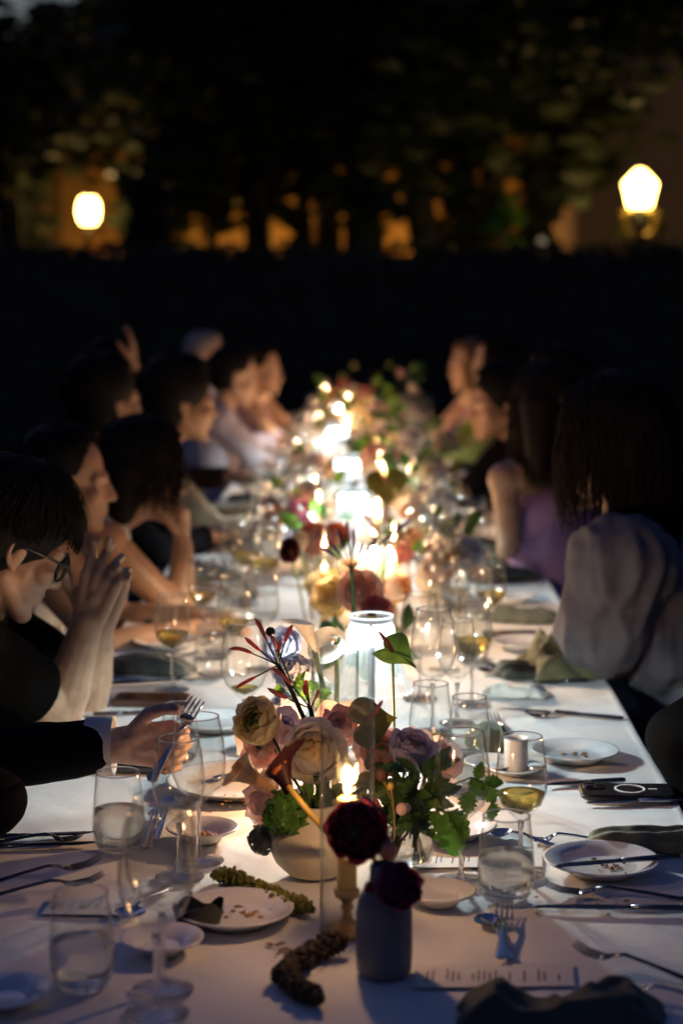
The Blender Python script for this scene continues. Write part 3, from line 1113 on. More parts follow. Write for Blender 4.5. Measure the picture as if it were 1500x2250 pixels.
def plate(pos, label, R_=0.082, h=0.017, well=0.66, name='side_plate', cat='plate', group='white plates on the table'):
    k_ = (R_, h, well)
    if k_ not in PL:
        PL[k_] = plate_mesh(*k_)
    o = link(name, PL[k_], None, (pos.x, pos.y, TT + 0.0008))
    return tag(o, label, cat, group)


def crumbs(pos, label, R_, n, seed, z=0.007):
    rn = random.Random(seed)
    b = MB()
    for _ in range(n):
        a, r = rn.uniform(0, 2 * PI), R_ * abs(rn.gauss(0, 0.5))
        s = rn.uniform(0.0008, 0.003)
        b.add(ell((r * math.cos(a), r * math.sin(a), s * 0.5), (s * rn.uniform(1, 2), s * rn.uniform(0.8, 1.5), s * 0.6), 6))
    solo('crumbs', b, 'crumb', label, 'crumbs', (pos.x, pos.y, TT + z), kind='stuff')


# --- left side, front to back
wine_glass(P(345, 2228), 'tall empty wine glass closest to the camera at the bottom left', 'large')
wine_glass(P(358, 2176), 'tall empty wine glass just behind the closest one at the bottom left', 'large')
tumbler(P(182, 2172), 'blurred tumbler half full of water at the bottom left corner', 0.058)
wine_glass(P(395, 1928), 'empty wine glass in front of the hand holding the fork', 'small')
wine_glass(P(438, 1893), 'empty wine glass beside the fingertips of the fork hand', 'mid')
tumbler(P(262, 1868), 'sharp tumbler of water beside the dark jacket sleeve', 0.062)
tumbler(P(395, 1672), 'empty low tumbler behind the fork hand', None, 0.86)
wine_glass(P(380, 1516), 'wine glass with a little white wine in front of the clasped hands', 'small', 0.32)
tumbler(P(465, 1490), 'clear empty tumbler right of the wine by the clasped hands', None, 0.95)
wine_glass(P(538, 1650), 'round wine glass with golden wine left of the pink nerine', 'large', 0.13)
wine_glass(P(575, 1470), 'empty wine glass left of the white calla lily', 'mid')
plate(P(520, 1735), 'large white dinner plate behind the empty wine glasses on the left', 0.115, 0.018, 0.7, 'dinner_plate')
plate(P(445, 1846), 'small deep saucer in front of the large dinner plate', 0.054, 0.02, 0.55, 'saucer')
crumbs(P(452, 1842), 'pale scraps of food in the small deep saucer', 0.022, 16, 3, 0.007)
plate(P(515, 2022), 'side plate with crumbs and a dark wrapper at the lower left', 0.0775)
crumbs(P(535, 2018), 'brown crumbs on the side plate with the dark wrapper', 0.045, 26, 4)
plate(P(357, 2090), 'empty lilac-lit saucer below the crumb-strewn plate', 0.0515, 0.018, 0.5, 'saucer')
plate(P(8, 2205), 'saucer cut off by the bottom left corner', 0.055, 0.016, 0.5, 'saucer')
crumbs(P(505, 1770), 'yellow crumbs scattered on the large dinner plate', 0.07, 22, 5, 0.008)
plate(P(475, 1600), 'pinkish side plate behind the fork hand', 0.082)
wr = MB()
wp = P(437, 2040)
for k in range(14):
    a = k / 13 * 2 * PI
wr.add(grid(24, 5, lambda u, v: ((0.026 + 0.006 * v + 0.002 * math.sin(u * 40)) * math.cos(2 * PI * u), (0.016 + 0.004 * v) * math.sin(2 * PI * u), 0.026 * v * (1 + 0.25 * math.sin(u * 25)))))
wr.add(ell((0, 0, 0.01), (0.025, 0.015, 0.01), 12))
solo('food_wrapper', wr, 'dark_food', 'crumpled black food wrapper on the lower left side plate', 'wrapper', (wp.x, wp.y, TT + 0.006), 0.2)

# --- right side
tumbler(P(1110, 1978), 'sharp water tumbler in front of the white wine on the right', 0.064)
wine_glass(P(1142, 1922), 'wine glass a third full of white wine beside the espresso cup', 'small', 0.3)
wine_glass(P(1012, 1938), 'empty wine glass behind the bright green maple leaf', 'mid')
plate(P(1320, 1912), 'side plate with a knife laid across it at the right', 0.082)
crumbs(P(1350, 1915), 'reddish crumbs on the plate under the knife', 0.035, 22, 6)
plate(P(1262, 1668), 'white side plate with a few crumbs right of the espresso cup', 0.077)
crumbs(P(1268, 1666), 'tan crumbs on the plate right of the espresso cup', 0.03, 14, 7)
cs = P(1132, 1700)
plate(cs, 'square-edged white saucer under the espresso cup', 0.05, 0.012, 0.5, 'saucer')
cup = thing('espresso_cup', 'tall white espresso cup standing on its saucer', 'cup', (cs.x, cs.y, TT + 0.0068), 1.0)
part('cup_wall', lathe([(0, 0.0), (0.017, 0.0), (0.0195, 0.003), (0.0205, 0.055), (0.02, 0.0562), (0.019, 0.055), (0.0178, 0.006), (0, 0.005)], 36), 'porcelain', cup)
part('handle', tube(bez((0.018, 0.008, 0.046), (0.042, 0.018, 0.05), (0.04, 0.016, 0.012), (0.018, 0.008, 0.014), n=12), 0.0035, 8), 'porcelain', cup)
part('coffee', lathe([(0, 0.018), (0.0182, 0.018), (0, 0.0185)], 24), 'brown_leather', cup)
plate(P(965, 1985), 'mauve-lit saucer with wet glints right of the dark ranunculus', 0.049, 0.018, 0.55, 'saucer')
tumbler(P(1018, 1745), 'squat clear tumbler of water behind the arching sprig', 0.045, 0.9)
tumbler(P(945, 1642), 'tumbler with pale dregs right of the fluted lamp', 0.02, 1.0, 'wine')
tumbler(P(1030, 1668), 'empty tumbler left of the espresso cup', None, 0.95)
wine_glass(P(950, 1610), 'large empty wine glass behind the pale-dregs tumbler', 'large')
wine_glass(P(1003, 1590), 'smaller empty wine glass overlapping the large one right of the lamp', 'small')
wine_glass(P(1036, 1548), 'wine glass with golden white wine near the olive napkin', 'mid', 0.34)
wine_glass(P(922, 1535), 'empty wine glass right of the green anthurium', 'mid')
plate(P(985, 1835), 'white plate half hidden behind the maple leaves', 0.072)
plate(P(1083, 1690), 'narrow saucer beneath the empty tumbler', 0.05, 0.014, 0.5, 'saucer')


crumbs(P(1300, 1985), 'bread crumbs scattered on the cloth below the right-hand knife plate', 0.07, 16, 21, 0.0)
crumbs(P(620, 2090), 'crumbs scattered on the cloth between the wrapper plate and the dark amaranth', 0.06, 14, 22, 0.0)
# ------------------------------------------------------------------ cutlery
def knife_parts(L, m='dark_steel'):
    h = MB().add(strip([(0, 0.004, 0.003, 0.004), (0.004, 0.007, 0.0036, 0.004), (L * 0.3, 0.0065, 0.0034, 0.0042), (L * 0.46, 0.0045, 0.003, 0.0042)]))
    b = MB().add(strip([(L * 0.46, 0.0046, 0.003, 0.0042), (L * 0.49, 0.007, 0.0012, 0.0042), (L * 0.6, 0.0092, 0.0011, 0.0042, 0.001), (L * 0.85, 0.009, 0.001, 0.0042, 0.0012), (L * 0.96, 0.005, 0.0008, 0.0042, 0.004), (L, 0.0008, 0.0005, 0.0042, 0.0075)]))
    return (('handle', h), ('blade', b))


def fork_parts(L):
    h = MB().add(strip([(0, 0.005, 0.0012, 0.002), (0.006, 0.009, 0.0014, 0.002), (L * 0.2, 0.0065, 0.0018, 0.0035), (L * 0.45, 0.0032, 0.002, 0.0095), (L * 0.62, 0.003, 0.002, 0.0125), (L * 0.69, 0.006, 0.0014, 0.0095)]))
    hd = MB().add(strip([(L * 0.685, 0.005, 0.0014, 0.0098), (L * 0.72, 0.0115, 0.0011, 0.006), (L * 0.76, 0.0122, 0.001, 0.0035), (L * 0.79, 0.0122, 0.001, 0.0028)]))
    out = [('handle', h), ('fork_head', hd)]
    for k in range(4):
        y = -0.0102 + 0.0068 * k
        out.append(('tine', MB().add(strip([(L * 0.782, 0.0019, 0.0009, 0.0028, y), (L * 0.9, 0.0016, 0.0009, 0.004, y), (L * 0.97, 0.0012, 0.0007, 0.009, y * 0.98), (L, 0.0004, 0.0004, 0.0118, y * 0.97)], 6))))
    return out


def spoon_parts(L):
    h = MB().add(strip([(0, 0.004, 0.0012, 0.002), (0.006, 0.008, 0.0014, 0.002), (L * 0.25, 0.0055, 0.0018, 0.005), (L * 0.5, 0.003, 0.002, 0.011), (L * 0.68, 0.003, 0.0018, 0.011), (L * 0.73, 0.004, 0.0014, 0.008)]))
    def fn(u, v):
        a, r = 2 * PI * u, v
        return (L * 0.855 + L * 0.15 * r * math.cos(a), (0.02 - 0.003 * math.cos(a)) * r * math.sin(a), 0.0018 + 0.0068 * r * r)
    def fn2(u, v):
        p = fn(u, v)
        return (p[0], p[1], p[2] - 0.0009)
    b = MB().add(grid(28, 7, fn))
    v2, f2 = grid(28, 7, fn2)
    b.add((v2, [q[::-1] for q in f2]))
    return (('handle', h), ('spoon_bowl', b))


CUT = {}


def cutlery(kind, a, b, label, m='silver', z=0.0006, flip=False, group='cutlery on the cloth', tilt=0.0):
    A, B = P(*a, TT + z), P(*b, TT + z)      # handle end -> working end
    d = B - A
    L = d.length
    key = (kind, round(L, 2), m)
    if key not in CUT:
        L0 = round(L, 2)
        CUT[key] = [(n_, b_.mesh(n_, m)) for n_, b_ in dict(knife=knife_parts, fork=fork_parts, spoon=spoon_parts)[kind](L0)]
    t = thing(kind, label, kind, (A.x, A.y, TT + z), math.atan2(d.y, d.x), group)
    if tilt or flip:
        t.rotation_euler = (PI if flip else 0, -tilt, t.rotation_euler.z)
        if flip:
            t.location.z += 0.014
    for n_, me in CUT[key]:
        link(n_, me, t)
    return t


cutlery('fork', (-90, 1962), (222, 1925), 'front-left fork, upper of the pair with raised tines', 'dark_steel', tilt=0.09)
cutlery('fork', (-80, 1985), (238, 1955), 'front-left fork, lower of the pair with raised tines', 'dark_steel', tilt=0.07)
cutlery('knife', (-60, 1846), (205, 1836), 'upper dark knife beside the sleeve, left of the water tumbler', 'dark_steel')
cutlery('knife', (-100, 1868), (215, 1858), 'lower dark knife beside the sleeve, left of the water tumbler', 'dark_steel')
cutlery('fork', (-40, 1856), (190, 1846), 'fork lying between the two dark knives on the left', 'dark_steel')
cutlery('spoon', (372, 1950), (268, 2030), 'blue-glinting spoon left of the tall front wine glass', 'silver')
cutlery('spoon', (338, 1850), (388, 1760), 'spoon standing out behind the empty wine glasses on the left', 'silver')
cutlery('fork', (322, 1868), (352, 1790), 'small dessert fork between tumbler and wine glass on the left', 'silver')
cutlery('knife', (212, 1506), (440, 1496), 'knife lying behind the black phone on the left', 'dark_steel')
cutlery('knife', (205, 1573), (360, 1567), 'knife in front of the black phone on the left', 'dark_steel')
cutlery('fork', (245, 1452), (440, 1440), 'fork on the mauve-lit cloth behind the clasped hands', 'dark_steel')
cutlery('knife', (470, 1716), (530, 1702), 'table knife with blue shine on the large dinner plate', 'silver', 0.012)
# right
cutlery('knife', (1492, 1887), (1213, 1908), 'knife laid across the right-hand side plate', 'dark_steel', 0.0165)
cutlery('fork', (1560, 1984), (1195, 1958), 'fork below the right-hand side plate', 'dark_steel')
cutlery('knife', (1570, 2003), (1165, 1996), 'long dark knife below the right-hand side plate', 'dark_steel')
cutlery('fork', (1345, 1848), (1150, 1850), 'fork reaching out from the rolled green napkin', 'silver')
cutlery('spoon', (1215, 1858), (1082, 1836), 'spoon with bright bowl behind the right water tumbler', 'silver')
cutlery('knife', (1372, 1718), (1190, 1728), 'dark knife between the crumb plate and the phone', 'dark_steel')
cutlery('knife', (1500, 1762), (1280, 1768), 'butter knife lying along the near edge of the phone', 'silver')
cutlery('knife', (1368, 1582), (1105, 1560), 'upper dark knife crossing in front of the pale napkin', 'dark_steel')
cutlery('fork', (1345, 1576), (1150, 1575), 'fork crossing the dark knife in front of the pale napkin', 'dark_steel')
cutlery('fork', (1128, 1640), (1080, 1578), 'fork with tines up against the small sage napkin', 'silver')
cutlery('fork', (1560, 2170), (1262, 2120), 'front-right fork with long raised tines', 'dark_steel', tilt=0.1)
cutlery('fork', (1580, 2200), (1340, 2190), 'front-right fork lower of the pair beside the dark napkin', 'silver', tilt=0.04)
cutlery('fork', (1100, 2110), (1108, 2003), 'fork below the right water tumbler, pointing away', 'silver', 0.006)
cutlery('spoon', (1122, 2112), (1066, 2020), 'spoon crossed under the fork below the right tumbler', 'silver')
cutlery('fork', (1190, 1482), (1060, 1462), 'fork near the foot of the golden wine glass', 'dark_steel')
cutlery('spoon', (1140, 1470), (1055, 1480), 'spoon near the foot of the golden wine glass', 'dark_steel')
cutlery('knife', (1290, 1498), (1165, 1502), 'knife tucked under the olive napkin', 'dark_steel')


# ------------------------------------------------------------------ menus, phones, napkins
def menu(a, b, c, label, seed, off=0):
    A, B, C = P(*a), P(*b), P(*c)             # near-left, near-right, far-left corners
    X, Y = (B - A), (C - A)
    rn = random.Random(seed)
    t = thing('menu_card', label, 'menu card', (A.x, A.y, TT + 0.0006))
    X.z = Y.z = 0
    N = V((0, 0, 1))
    def q(u, v, z):
        return X * u + Y * v + N * z
    b_ = MB()
    b_.add(([q(0, 0, 0), q(1, 0, 0), q(1, 1, 0), q(0, 1, 0), q(0, 0, 0.0008), q(1, 0, 0.0008), q(1, 1, 0.0008), q(0, 1, 0.0008)], [[3, 2, 1, 0], [4, 5, 6, 7], [0, 1, 5, 4], [1, 2, 6, 5], [2, 3, 7, 6], [3, 0, 4, 7]]))
    part('card', b_, 'paper', t, False)
    p_ = MB()
    u = 0.08
    while u < 0.92:
        v0 = rn.uniform(0.2, 0.3)
        v1 = v0 + rn.uniform(0.25, 0.5)
        k = v0
        while k < v1:
            e = min(v1, k + rn.uniform(0.03, 0.09))
            p_.add(([q(u, k, 0.0012), q(u + 0.011, k, 0.0012), q(u + 0.011, e, 0.0012), q(u, e, 0.0012)], [[0, 1, 2, 3]]))
            k = e + 0.02
        u += rn.choice((0.035, 0.035, 0.09))
    part('print', p_, 'ink', t, False)


menu((905, 2172), (1262, 2168), (912, 2122), 'paper menu card at the bottom right beside the grey vase', 1)
menu((905, 1908), (1190, 1906), (915, 1868), 'paper menu card under the right-hand empty wine glass', 2)
menu((415, 1985), (600, 1982), (430, 1945), 'paper menu card tucked behind the lower left side plate', 3)
menu((92, 2010), (275, 2012), (120, 1968), 'paper menu card between the forks and the front left tumbler', 4)

ph = P(1375, 1748)
t = thing('smartphone', 'black smartphone lying face down with white ring, by the right edge', 'phone', (ph.x, ph.y, TT + 0.0008), math.radians(-1.5))
part('phone_body', rbox((0, 0, 0.0055), (0.148, 0.074, 0.0095), 0.012), 'phone_black', t, False)
part('phone_frame', rbox((0, 0, 0.005), (0.151, 0.077, 0.006), 0.0135), 'phone_edge', t, False)
cm = part('camera_plate', rbox((-0.052, 0.014, 0.0112), (0.036, 0.036, 0.003), 0.009, 0.0008), 'phone_edge', t, False)
for dx, dy in ((-0.008, 0.008), (-0.008, -0.008), (0.009, 0.0)):
    part('lens', lathe([(0, 0.0127), (0.0062, 0.0127), (0.0062, 0.0145), (0.0045, 0.0148), (0, 0.014)], 20), 'phone_black', cm, mx=Matrix.Translation((-0.052 + dx, 0.014 + dy, 0)))
part('charging_ring', lathe([(0.021, 0.0103), (0.0255, 0.0103), (0.0255, 0.0108), (0.021, 0.0108), (0.021, 0.0103)], 48), 'white_ring', t, mx=Matrix.Translation((0.006, 0.0, 0.0003)))
part('charging_bar', rbox((0.042, 0, 0.0108), (0.015, 0.0035, 0.0006), 0.0015, 0.0002), 'white_ring', t, False)
for (a, b, lb, m_) in (((335, 1545), 0.152, 'brown phone case lying by the elbow of the clasped-hands man', 'brown_leather'), ((1130, 1403), 0.15, 'black phone lying beyond the golden wine glass', 'phone_black'), ((325, 1402), 0.15, 'black phone by the bare-shouldered woman elbow', 'phone_black'), ((305, 1688), 0.1, 'dark phone edge under the suited wrist', 'phone_black')):
    q_ = P(*a)
    t = thing('smartphone', lb, 'phone', (q_.x, q_.y, TT + 0.0008), RN.uniform(-0.04, 0.04))
    part('phone_body', rbox((0, 0, 0.0065), (b, 0.074, 0.012), 0.012, 0.003), m_, t, False)
    part('screen', rbox((0, 0, 0.0132), (b - 0.012, 0.064, 0.001), 0.008, 0.0003), 'phone_black', t, False)


def napkin(pos, label, m, sx, sy, h, seed, rz=0, kind='crumple'):
    rn = random.Random(seed)
    off = V((rn.uniform(0, 50), rn.uniform(0, 50), 0))
    def top(u, v):
        x, y = (u - 0.5) * sx, (v - 0.5) * sy
        e = min(u, 1 - u, v, 1 - v) * 2
        if kind == 'roll':
            a = (v - 0.5) * PI
            fold = 0.12 * math.sin(v * 22 + 2 * noise.noise(off + V((u * 3, 0, 0))))
            en = max(0.0, 1 - abs(2 * u - 1) ** 5) ** 0.5
            z = h * (0.15 + 0.85 * en) * (1 + 0.3 * noise.noise(off + V((u * 2.2, 3, 0)))) * math.cos(a) ** 0.5 * (1 + 0.16 * noise.noise(off + V((u * 7, v * 3, 0))) + fold)
            y = sy / 2 * (0.6 + 0.4 * en) * math.sin(a) * (1 + 0.35 * noise.noise(off + V((u * 2.5, 7, 0)))) + 0.02 * noise.noise(off + V((u * 1.7, 21, 0))) + 0.007 * noise.noise(off + V((u * 5, 9, 1)))
            x += 0.004 * math.sin(v * 9)
        else:
            n1 = 1 - abs(noise.noise(off + V((x * 9, y * 9, 0)))) * 2.2
            n2 = 1 - abs(noise.noise(off + V((x * 22, y * 20, 5)))) * 2
            z = h * (max(0, n1) * 0.75 + 0.22 * n2 + 0.12) * min(1, e * 2.6) ** 0.7
            x += 0.014 * noise.noise(off + V((u * 4, v * 4, 11)))
            y += 0.014 * noise.noise(off + V((u * 4, v * 4, 17)))
        return (x, y, max(0.0015, z))
    v, f = grid(46, 40, top)
    v2 = [(a, b, max(0.0002, c - 0.0025)) for a, b, c in v]
    o = len(v)
    fb = [[i + o for i in q][::-1] for q in f]
    nu, nv = 46, 40
    rim = [i for i in range(nu + 1)] + [j * (nu + 1) + nu for j in range(1, nv + 1)] + [nv * (nu + 1) + i for i in range(nu - 1, -1, -1)] + [j * (nu + 1) for j in range(nv - 1, 0, -1)]
    fr = [[rim[k], rim[(k + 1) % len(rim)], rim[(k + 1) % len(rim)] + o, rim[k] + o][::-1] for k in range(len(rim))]
    b = MB()
    b.v = v + v2
    b.f = f + fb + fr
    solo('napkin', b, m, label, 'napkin', (pos.x, pos.y, TT + 0.001), rz)


napkin(P(1435, 1862), 'rolled dark green napkin at the right edge behind the knife plate', 'napkin', 0.19, 0.075, 0.032, 1, 0.02, 'roll')
napkin(P(1235, 2238), 'large dark napkin bundled at the bottom right foreground', 'napkin_dark', 0.23, 0.11, 0.042, 12, -0.15)
napkin(P(1235, 1478), 'crumpled olive napkin standing in a peak near the white blouse', 'napkin_olive', 0.17, 0.16, 0.085, 4, 0.3)
napkin(P(1075, 1640), 'small sage napkin crumpled behind the espresso cup', 'napkin', 0.075, 0.08, 0.04, 5, 0.2)
napkin(P(1130, 1526), 'pale crumpled napkin right of the overlapping wine glasses', 'napkin_pale', 0.13, 0.08, 0.028, 6, 0)
napkin(P(1050, 1240), 'dark green napkin left of the lilac-topped woman', 'napkin', 0.16, 0.2, 0.05, 7, 0.1)


# ------------------------------------------------------------------ flowers
def vase(label, x, y, prof, m, inner=True, name='vase'):
    t = thing(name, label, 'vase', (x, y, TT))
    pr = list(prof)
    pr += [(max(0.0, r - 0.003), z + (0.003 if i == len(prof) - 1 else 0)) for i, (r, z) in list(enumerate(prof))[::-1] if not (r == 0)]
    pr.append((0, 0.006))
    part('vase_body', lathe(pr, 48), m, t)
    return t


def petal_patch(r, wd, th0, th1, ruf, flare, rn, nu=6, nv=8):
    off = V((rn.uniform(0, 99), rn.uniform(0, 99), 0))
    def fn(u, v):
        th = th0 + (th1 - th0) * v
        s = math.sin(PI * (0.1 + 0.78 * v)) ** 0.55
        ph = (u - 0.5) * 2 * wd * s
        edge = abs(u - 0.5) * 2
        rr = r * (1 + flare * v ** 3 + ruf * noise.noise(off + V((u * 3, v * 2.5, 0))) * (0.3 + v))
        th_ = th + 0.22 * edge * edge * v * (1 if th1 < th0 else -1)
        return (rr * math.sin(th_) * math.cos(ph), rr * math.sin(th_) * math.sin(ph), -rr * math.cos(PI - th_) * 0.9)
    return grid(nu, nv, fn)


def bloom_petals(root, c, axis, r, m, seed, layers=6, open_=1.15, ruf=0.1, flare=0.12, ncore='leaf_bright', core=0.2, mi=None):
    rn = random.Random(seed)
    base = to_axis(axis, c)
    if core:
        part('flower_centre', ell((0, 0, r * 0.15), (r * core, r * core, r * core), 10), ncore, root, mx=base)
    for k in range(layers):
        f = k / max(1, layers - 1)
        rad = r * (0.3 + 0.7 * f)
        th1 = 0.15 + (open_ - 0.15) * f ** 1.2
        n = 3 + k if k < 5 else 7
        me = MB().add(petal_patch(rad, 1.15 - 0.35 * f, PI * 0.93, th1, ruf, flare * f, rn)).mesh('petal', mi if (mi and f < 0.45) else m)
        for j in range(n):
            a = 2 * PI * (j + rn.uniform(-0.2, 0.2)) / n + k * 0.7
            mx = base @ Matrix.Rotation(a, 4, 'Z') @ Matrix.Rotation(rn.uniform(-0.1, 0.1), 4, 'Y') @ Matrix.Scale(rn.uniform(0.92, 1.06), 4)
            link('petal', me, root, mx=mx)


def flower(name, label, c, axis, r, m, base, seed, stem_m='stem', stem_r=0.0022, mid=None, cat='flower', group=None, **kw):
    base = V(base)
    t = thing(name, label, cat, base, 0, group)
    lc = V(c) - base
    ax = V(axis).normalized()
    tip = lc - ax * r * 0.8
    md = V(mid) - base if mid else tip * 0.5 + V((0, 0, tip.length * 0.2))
    part('stem', tube(bez((0, 0, 0), md, tip, n=10), stem_r, 8), stem_m, t)
    bloom_petals(t, lc, ax, r, m, seed, **kw)
    return t


def calla(label, base, throat, tip, R_, m, seed, mid=None, stem_m='stem', spadix='stem_gold', name='calla_lily', side=None, inner=None):
    base, throat, tip = V(base), V(throat), V(tip)
    t = thing(name, label, 'calla lily', base)
    lt, lp = throat - base, tip - base
    ax = (lp - lt)
    H = ax.length
    x, y = frame(ax)
    if side is not None:
        s_ = V(side)
        x = (s_ - ax.normalized() * s_.dot(ax.normalized())).normalized()
        y = ax.normalized().cross(x)
    d = ax.normalized()
    def fn(u, v):
        a = (u - 0.5) * 2 * PI * 1.12
        top = 0.62 + 0.38 * (0.5 + 0.5 * math.cos(a)) ** 1.6
        tt = v * top
        r = 0.006 + (R_ - 0.006) * (tt ** 1.7)
        r *= 1 + 0.35 * max(0, v - 0.75) * 4 * (0.5 + 0.5 * abs(math.sin(a)))
        r += 0.002 * (u - 0.5) * 2
        curl = max(0, tt - 0.8) * 0.8 * R_ * 2
        return lt + d * (tt * H) + (x * math.cos(a) + y * math.sin(a)) * r + x * curl * max(0, math.cos(a)) - y * 0
    part('spathe', grid(34, 14, fn), m, t)
    part('spadix', tube([lt + d * 0.01, lt + d * H * 0.55], [0.004, 0.003], 8), spadix, t)
    md = V(mid) - base if mid else lt * 0.5 - d * 0.03
    part('stem', tube(bez((0, 0, 0), md, lt + d * 0.012, n=14), 0.0042, 10), stem_m, t)
    return t


def nerine(label, base, centre, tips, m, mid=None, seed=0, bud=None, stem_r=0.0035):
    base, c = V(base), V(centre)
    rn = random.Random(seed)
    t = thing('nerine', label, 'nerine', base, 0, 'nerine stems with long thin petals')
    lc = c - base
    md = V(mid) - base if mid else lc * 0.5
    part('stem', tube(bez((0, 0, 0), md, lc, n=12), stem_r, 10), 'stem', t)
    for tp in tips:
        d = V(tp) - c
        L = d.length
        m1 = lc + d * 0.5
        e = lc + d
        x, y = frame(d)
        bend = (x * rn.uniform(-0.1, 0.1) + V((0, 0, 1)) * rn.uniform(-0.02, 0.14)) * L
        part('flower_stalk', tube(bez(lc, lc + d * 0.25 + bend * 0.4, m1 + bend * 0.5, n=5), 0.0013, 6), 'stem', t)
        pts = bez(m1 + bend * 0.5, lc + d * 0.75 + bend, e, n=9)
        part('bud', tube(pts, [0.0013, 0.0024, 0.003, 0.0031, 0.003, 0.0032, 0.0034, 0.003, 0.0019, 0.0005], 8), m, t)
    return t


def leaf_fn(L, W, serr, curl, lobes=0):
    def fn(u, v):
        s = math.sin(PI * min(1, v * 0.96 + 0.02)) ** 0.75 * (1 - 0.35 * v)
        if serr:
            s *= 1 + serr * (((v * serr_n) % 1) - 0.5)
        q = (u - 0.5) * 2
        fold = abs(q) * 0.22 * W
        return (q * W * s, L * v, fold * s - curl * L * v * v)
    serr_n = lobes or 6
    return fn


LEAF = {'plain': MB().add(grid(6, 10, leaf_fn(1, 0.3, 0, 0.25))).mesh('leaf', 'leaf'),
        'bright': MB().add(grid(6, 26, leaf_fn(1, 0.42, 0.55, 0.3, 5))).mesh('leaf', 'leaf_bright'),
        'olive': MB().add(grid(6, 10, leaf_fn(1, 0.33, 0, 0.2))).mesh('leaf', 'leaf_olive'),
        'serr': MB().add(grid(6, 24, leaf_fn(1, 0.36, 0.4, 0.3, 6))).mesh('leaf', 'leaf')}


def leaf_at(root, kind, p, d, n, size, wide=1.0):
    d = V(d).normalized()
    n = V(n)
    n = (n - d * n.dot(d))
    n = n.normalized() if n.length > 1e-4 else frame(d)[0]
    x = d.cross(n)
    mx = Matrix(((x.x * size * wide, d.x * size, n.x * size, p[0]), (x.y * size * wide, d.y * size, n.y * size, p[1]), (x.z * size * wide, d.z * size, n.z * size, p[2]), (0, 0, 0, 1)))
    o = link('leaf', LEAF[kind], root)
    o.matrix_local = mx
    return o


def sprig(label, base, pts, leaves, kind, stem_m='stem', r=0.0013, name='leaf_sprig', cat='foliage'):
    base = V(base)
    t = thing(name, label, cat, base)
    ps = [V(p) - base for p in pts]
    part('stem', tube(ps, r, 6), stem_m, t)
    for (p, d, size) in leaves:
        leaf_at(t, kind, V(p) - base, d, (RN.uniform(-0.3, 0.3), -0.8, 0.6 + RN.uniform(-0.3, 0.3)), size)
    return t


def bushy(label, base, centre, rad, n, kind, size, seed, name='foliage_bunch'):
    rn = random.Random(seed)
    base, c = V(base), V(centre)
    t = thing(name, label, 'foliage', base)
    lc = c - base
    for k in range(n):
        u = V((rn.gauss(0, 1), rn.gauss(0, 1), rn.gauss(0, 0.8))).normalized() * rn.uniform(0.3, 1)
        p = lc + V((u.x * rad[0], u.y * rad[1], u.z * rad[2]))
        if k % 3 == 0:
            part('stem', tube(bez((0, 0, 0), lc * 0.6, p, n=6), 0.0011, 6), 'stem', t)
        d = u + V((rn.uniform(-0.5, 0.5), rn.uniform(-0.5, 0.5), rn.uniform(-0.2, 0.5)))
        leaf_at(t, kind, p, d, (rn.uniform(-1, 1), -0.7, rn.uniform(0, 1)), size * rn.uniform(0.7, 1.25))
    return t


def floret_head(label, base, centre, r, m, seed, n=90, size=0.009, name='hydrangea', cat='hydrangea', squash=0.85):
    rn = random.Random(seed)
    base, c = V(base), V(centre)
    t = thing(name, label, cat, base)
    lc = c - base
    part('stem', tube(bez((0, 0, 0), lc * 0.5 + V((0, 0.01, 0)), lc, n=6), 0.003, 8), 'stem', t)
    part('flower_core', ell(lc, r * 0.7, 12), 'stem', t)
    b = MB()
    for k in range(n):
        zc = 1 - 2 * (k + 0.5) / n
        a = k * 2.399963
        u = V((math.sqrt(1 - zc * zc) * math.cos(a), math.sqrt(1 - zc * zc) * math.sin(a), zc))
        p = lc + V((u.x * r, u.y * r, u.z * r * squash)) * rn.uniform(0.82, 1.08)
        x, y = frame((u + V((rn.gauss(0, .25), rn.gauss(0, .25), rn.gauss(0, .25)))).normalized())
        rot = rn.uniform(0, 2)
        for q in range(4):
            al = rot + q * PI / 2
            e = x * math.cos(al) + y * math.sin(al)
            g_ = x * -math.sin(al) + y * math.cos(al)
            s = size * rn.uniform(0.8, 1.2)
            b.add(([p, p + e * s * 0.6 + g_ * s * 0.5 + u * s * 0.15, p + e * s * 1.1 + u * s * 0.05, p + e * s * 0.6 - g_ * s * 0.5 + u * s * 0.15], [[0, 1, 2, 3]]))
    o = part('florets', b, m, t, False)
    o['kind'] = 'stuff'
    return t


# vases of the front arrangement
cvx = Q(692, 1950, 2.47).x
vase('squat cream stoneware vase at the heart of the front arrangement', cvx, 2.47, [(0, 0), (0.03, 0), (0.04, 0.004), (0.056, 0.02), (0.0645, 0.04), (0.063, 0.06), (0.05, 0.08), (0.036, 0.092), (0.034, 0.1)], 'cream_clay')
gvx = Q(843, 2190, 2.1).x
vase('narrow dark grey bottle vase closest to the camera', gvx, 2.1, [(0, 0), (0.029, 0), (0.0325, 0.004), (0.0338, 0.03), (0.0335, 0.075), (0.031, 0.092), (0.023, 0.105), (0.0175, 0.114), (0.0165, 0.132)], 'grey_clay')
bvx = Q(885, 1950, 2.5).x
gv = thing('glass_vase', 'clear round glass bowl of thick stems right of the candle', 'vase', (bvx, 2.5, TT))
part('vase_body', lathe([(0, 0.0008), (0.025, 0.0008), (0.04, 0.012), (0.046, 0.032), (0.043, 0.055), (0.036, 0.075), (0.034, 0.076), (0.041, 0.055), (0.044, 0.032), (0.038, 0.014), (0, 0.005)], 44), 'glass', gv)
part('water', lathe([(0, 0.0055), (0.0375, 0.0145), (0.0435, 0.032), (0.0418, 0.05), (0, 0.05)], 40), 'water', gv)

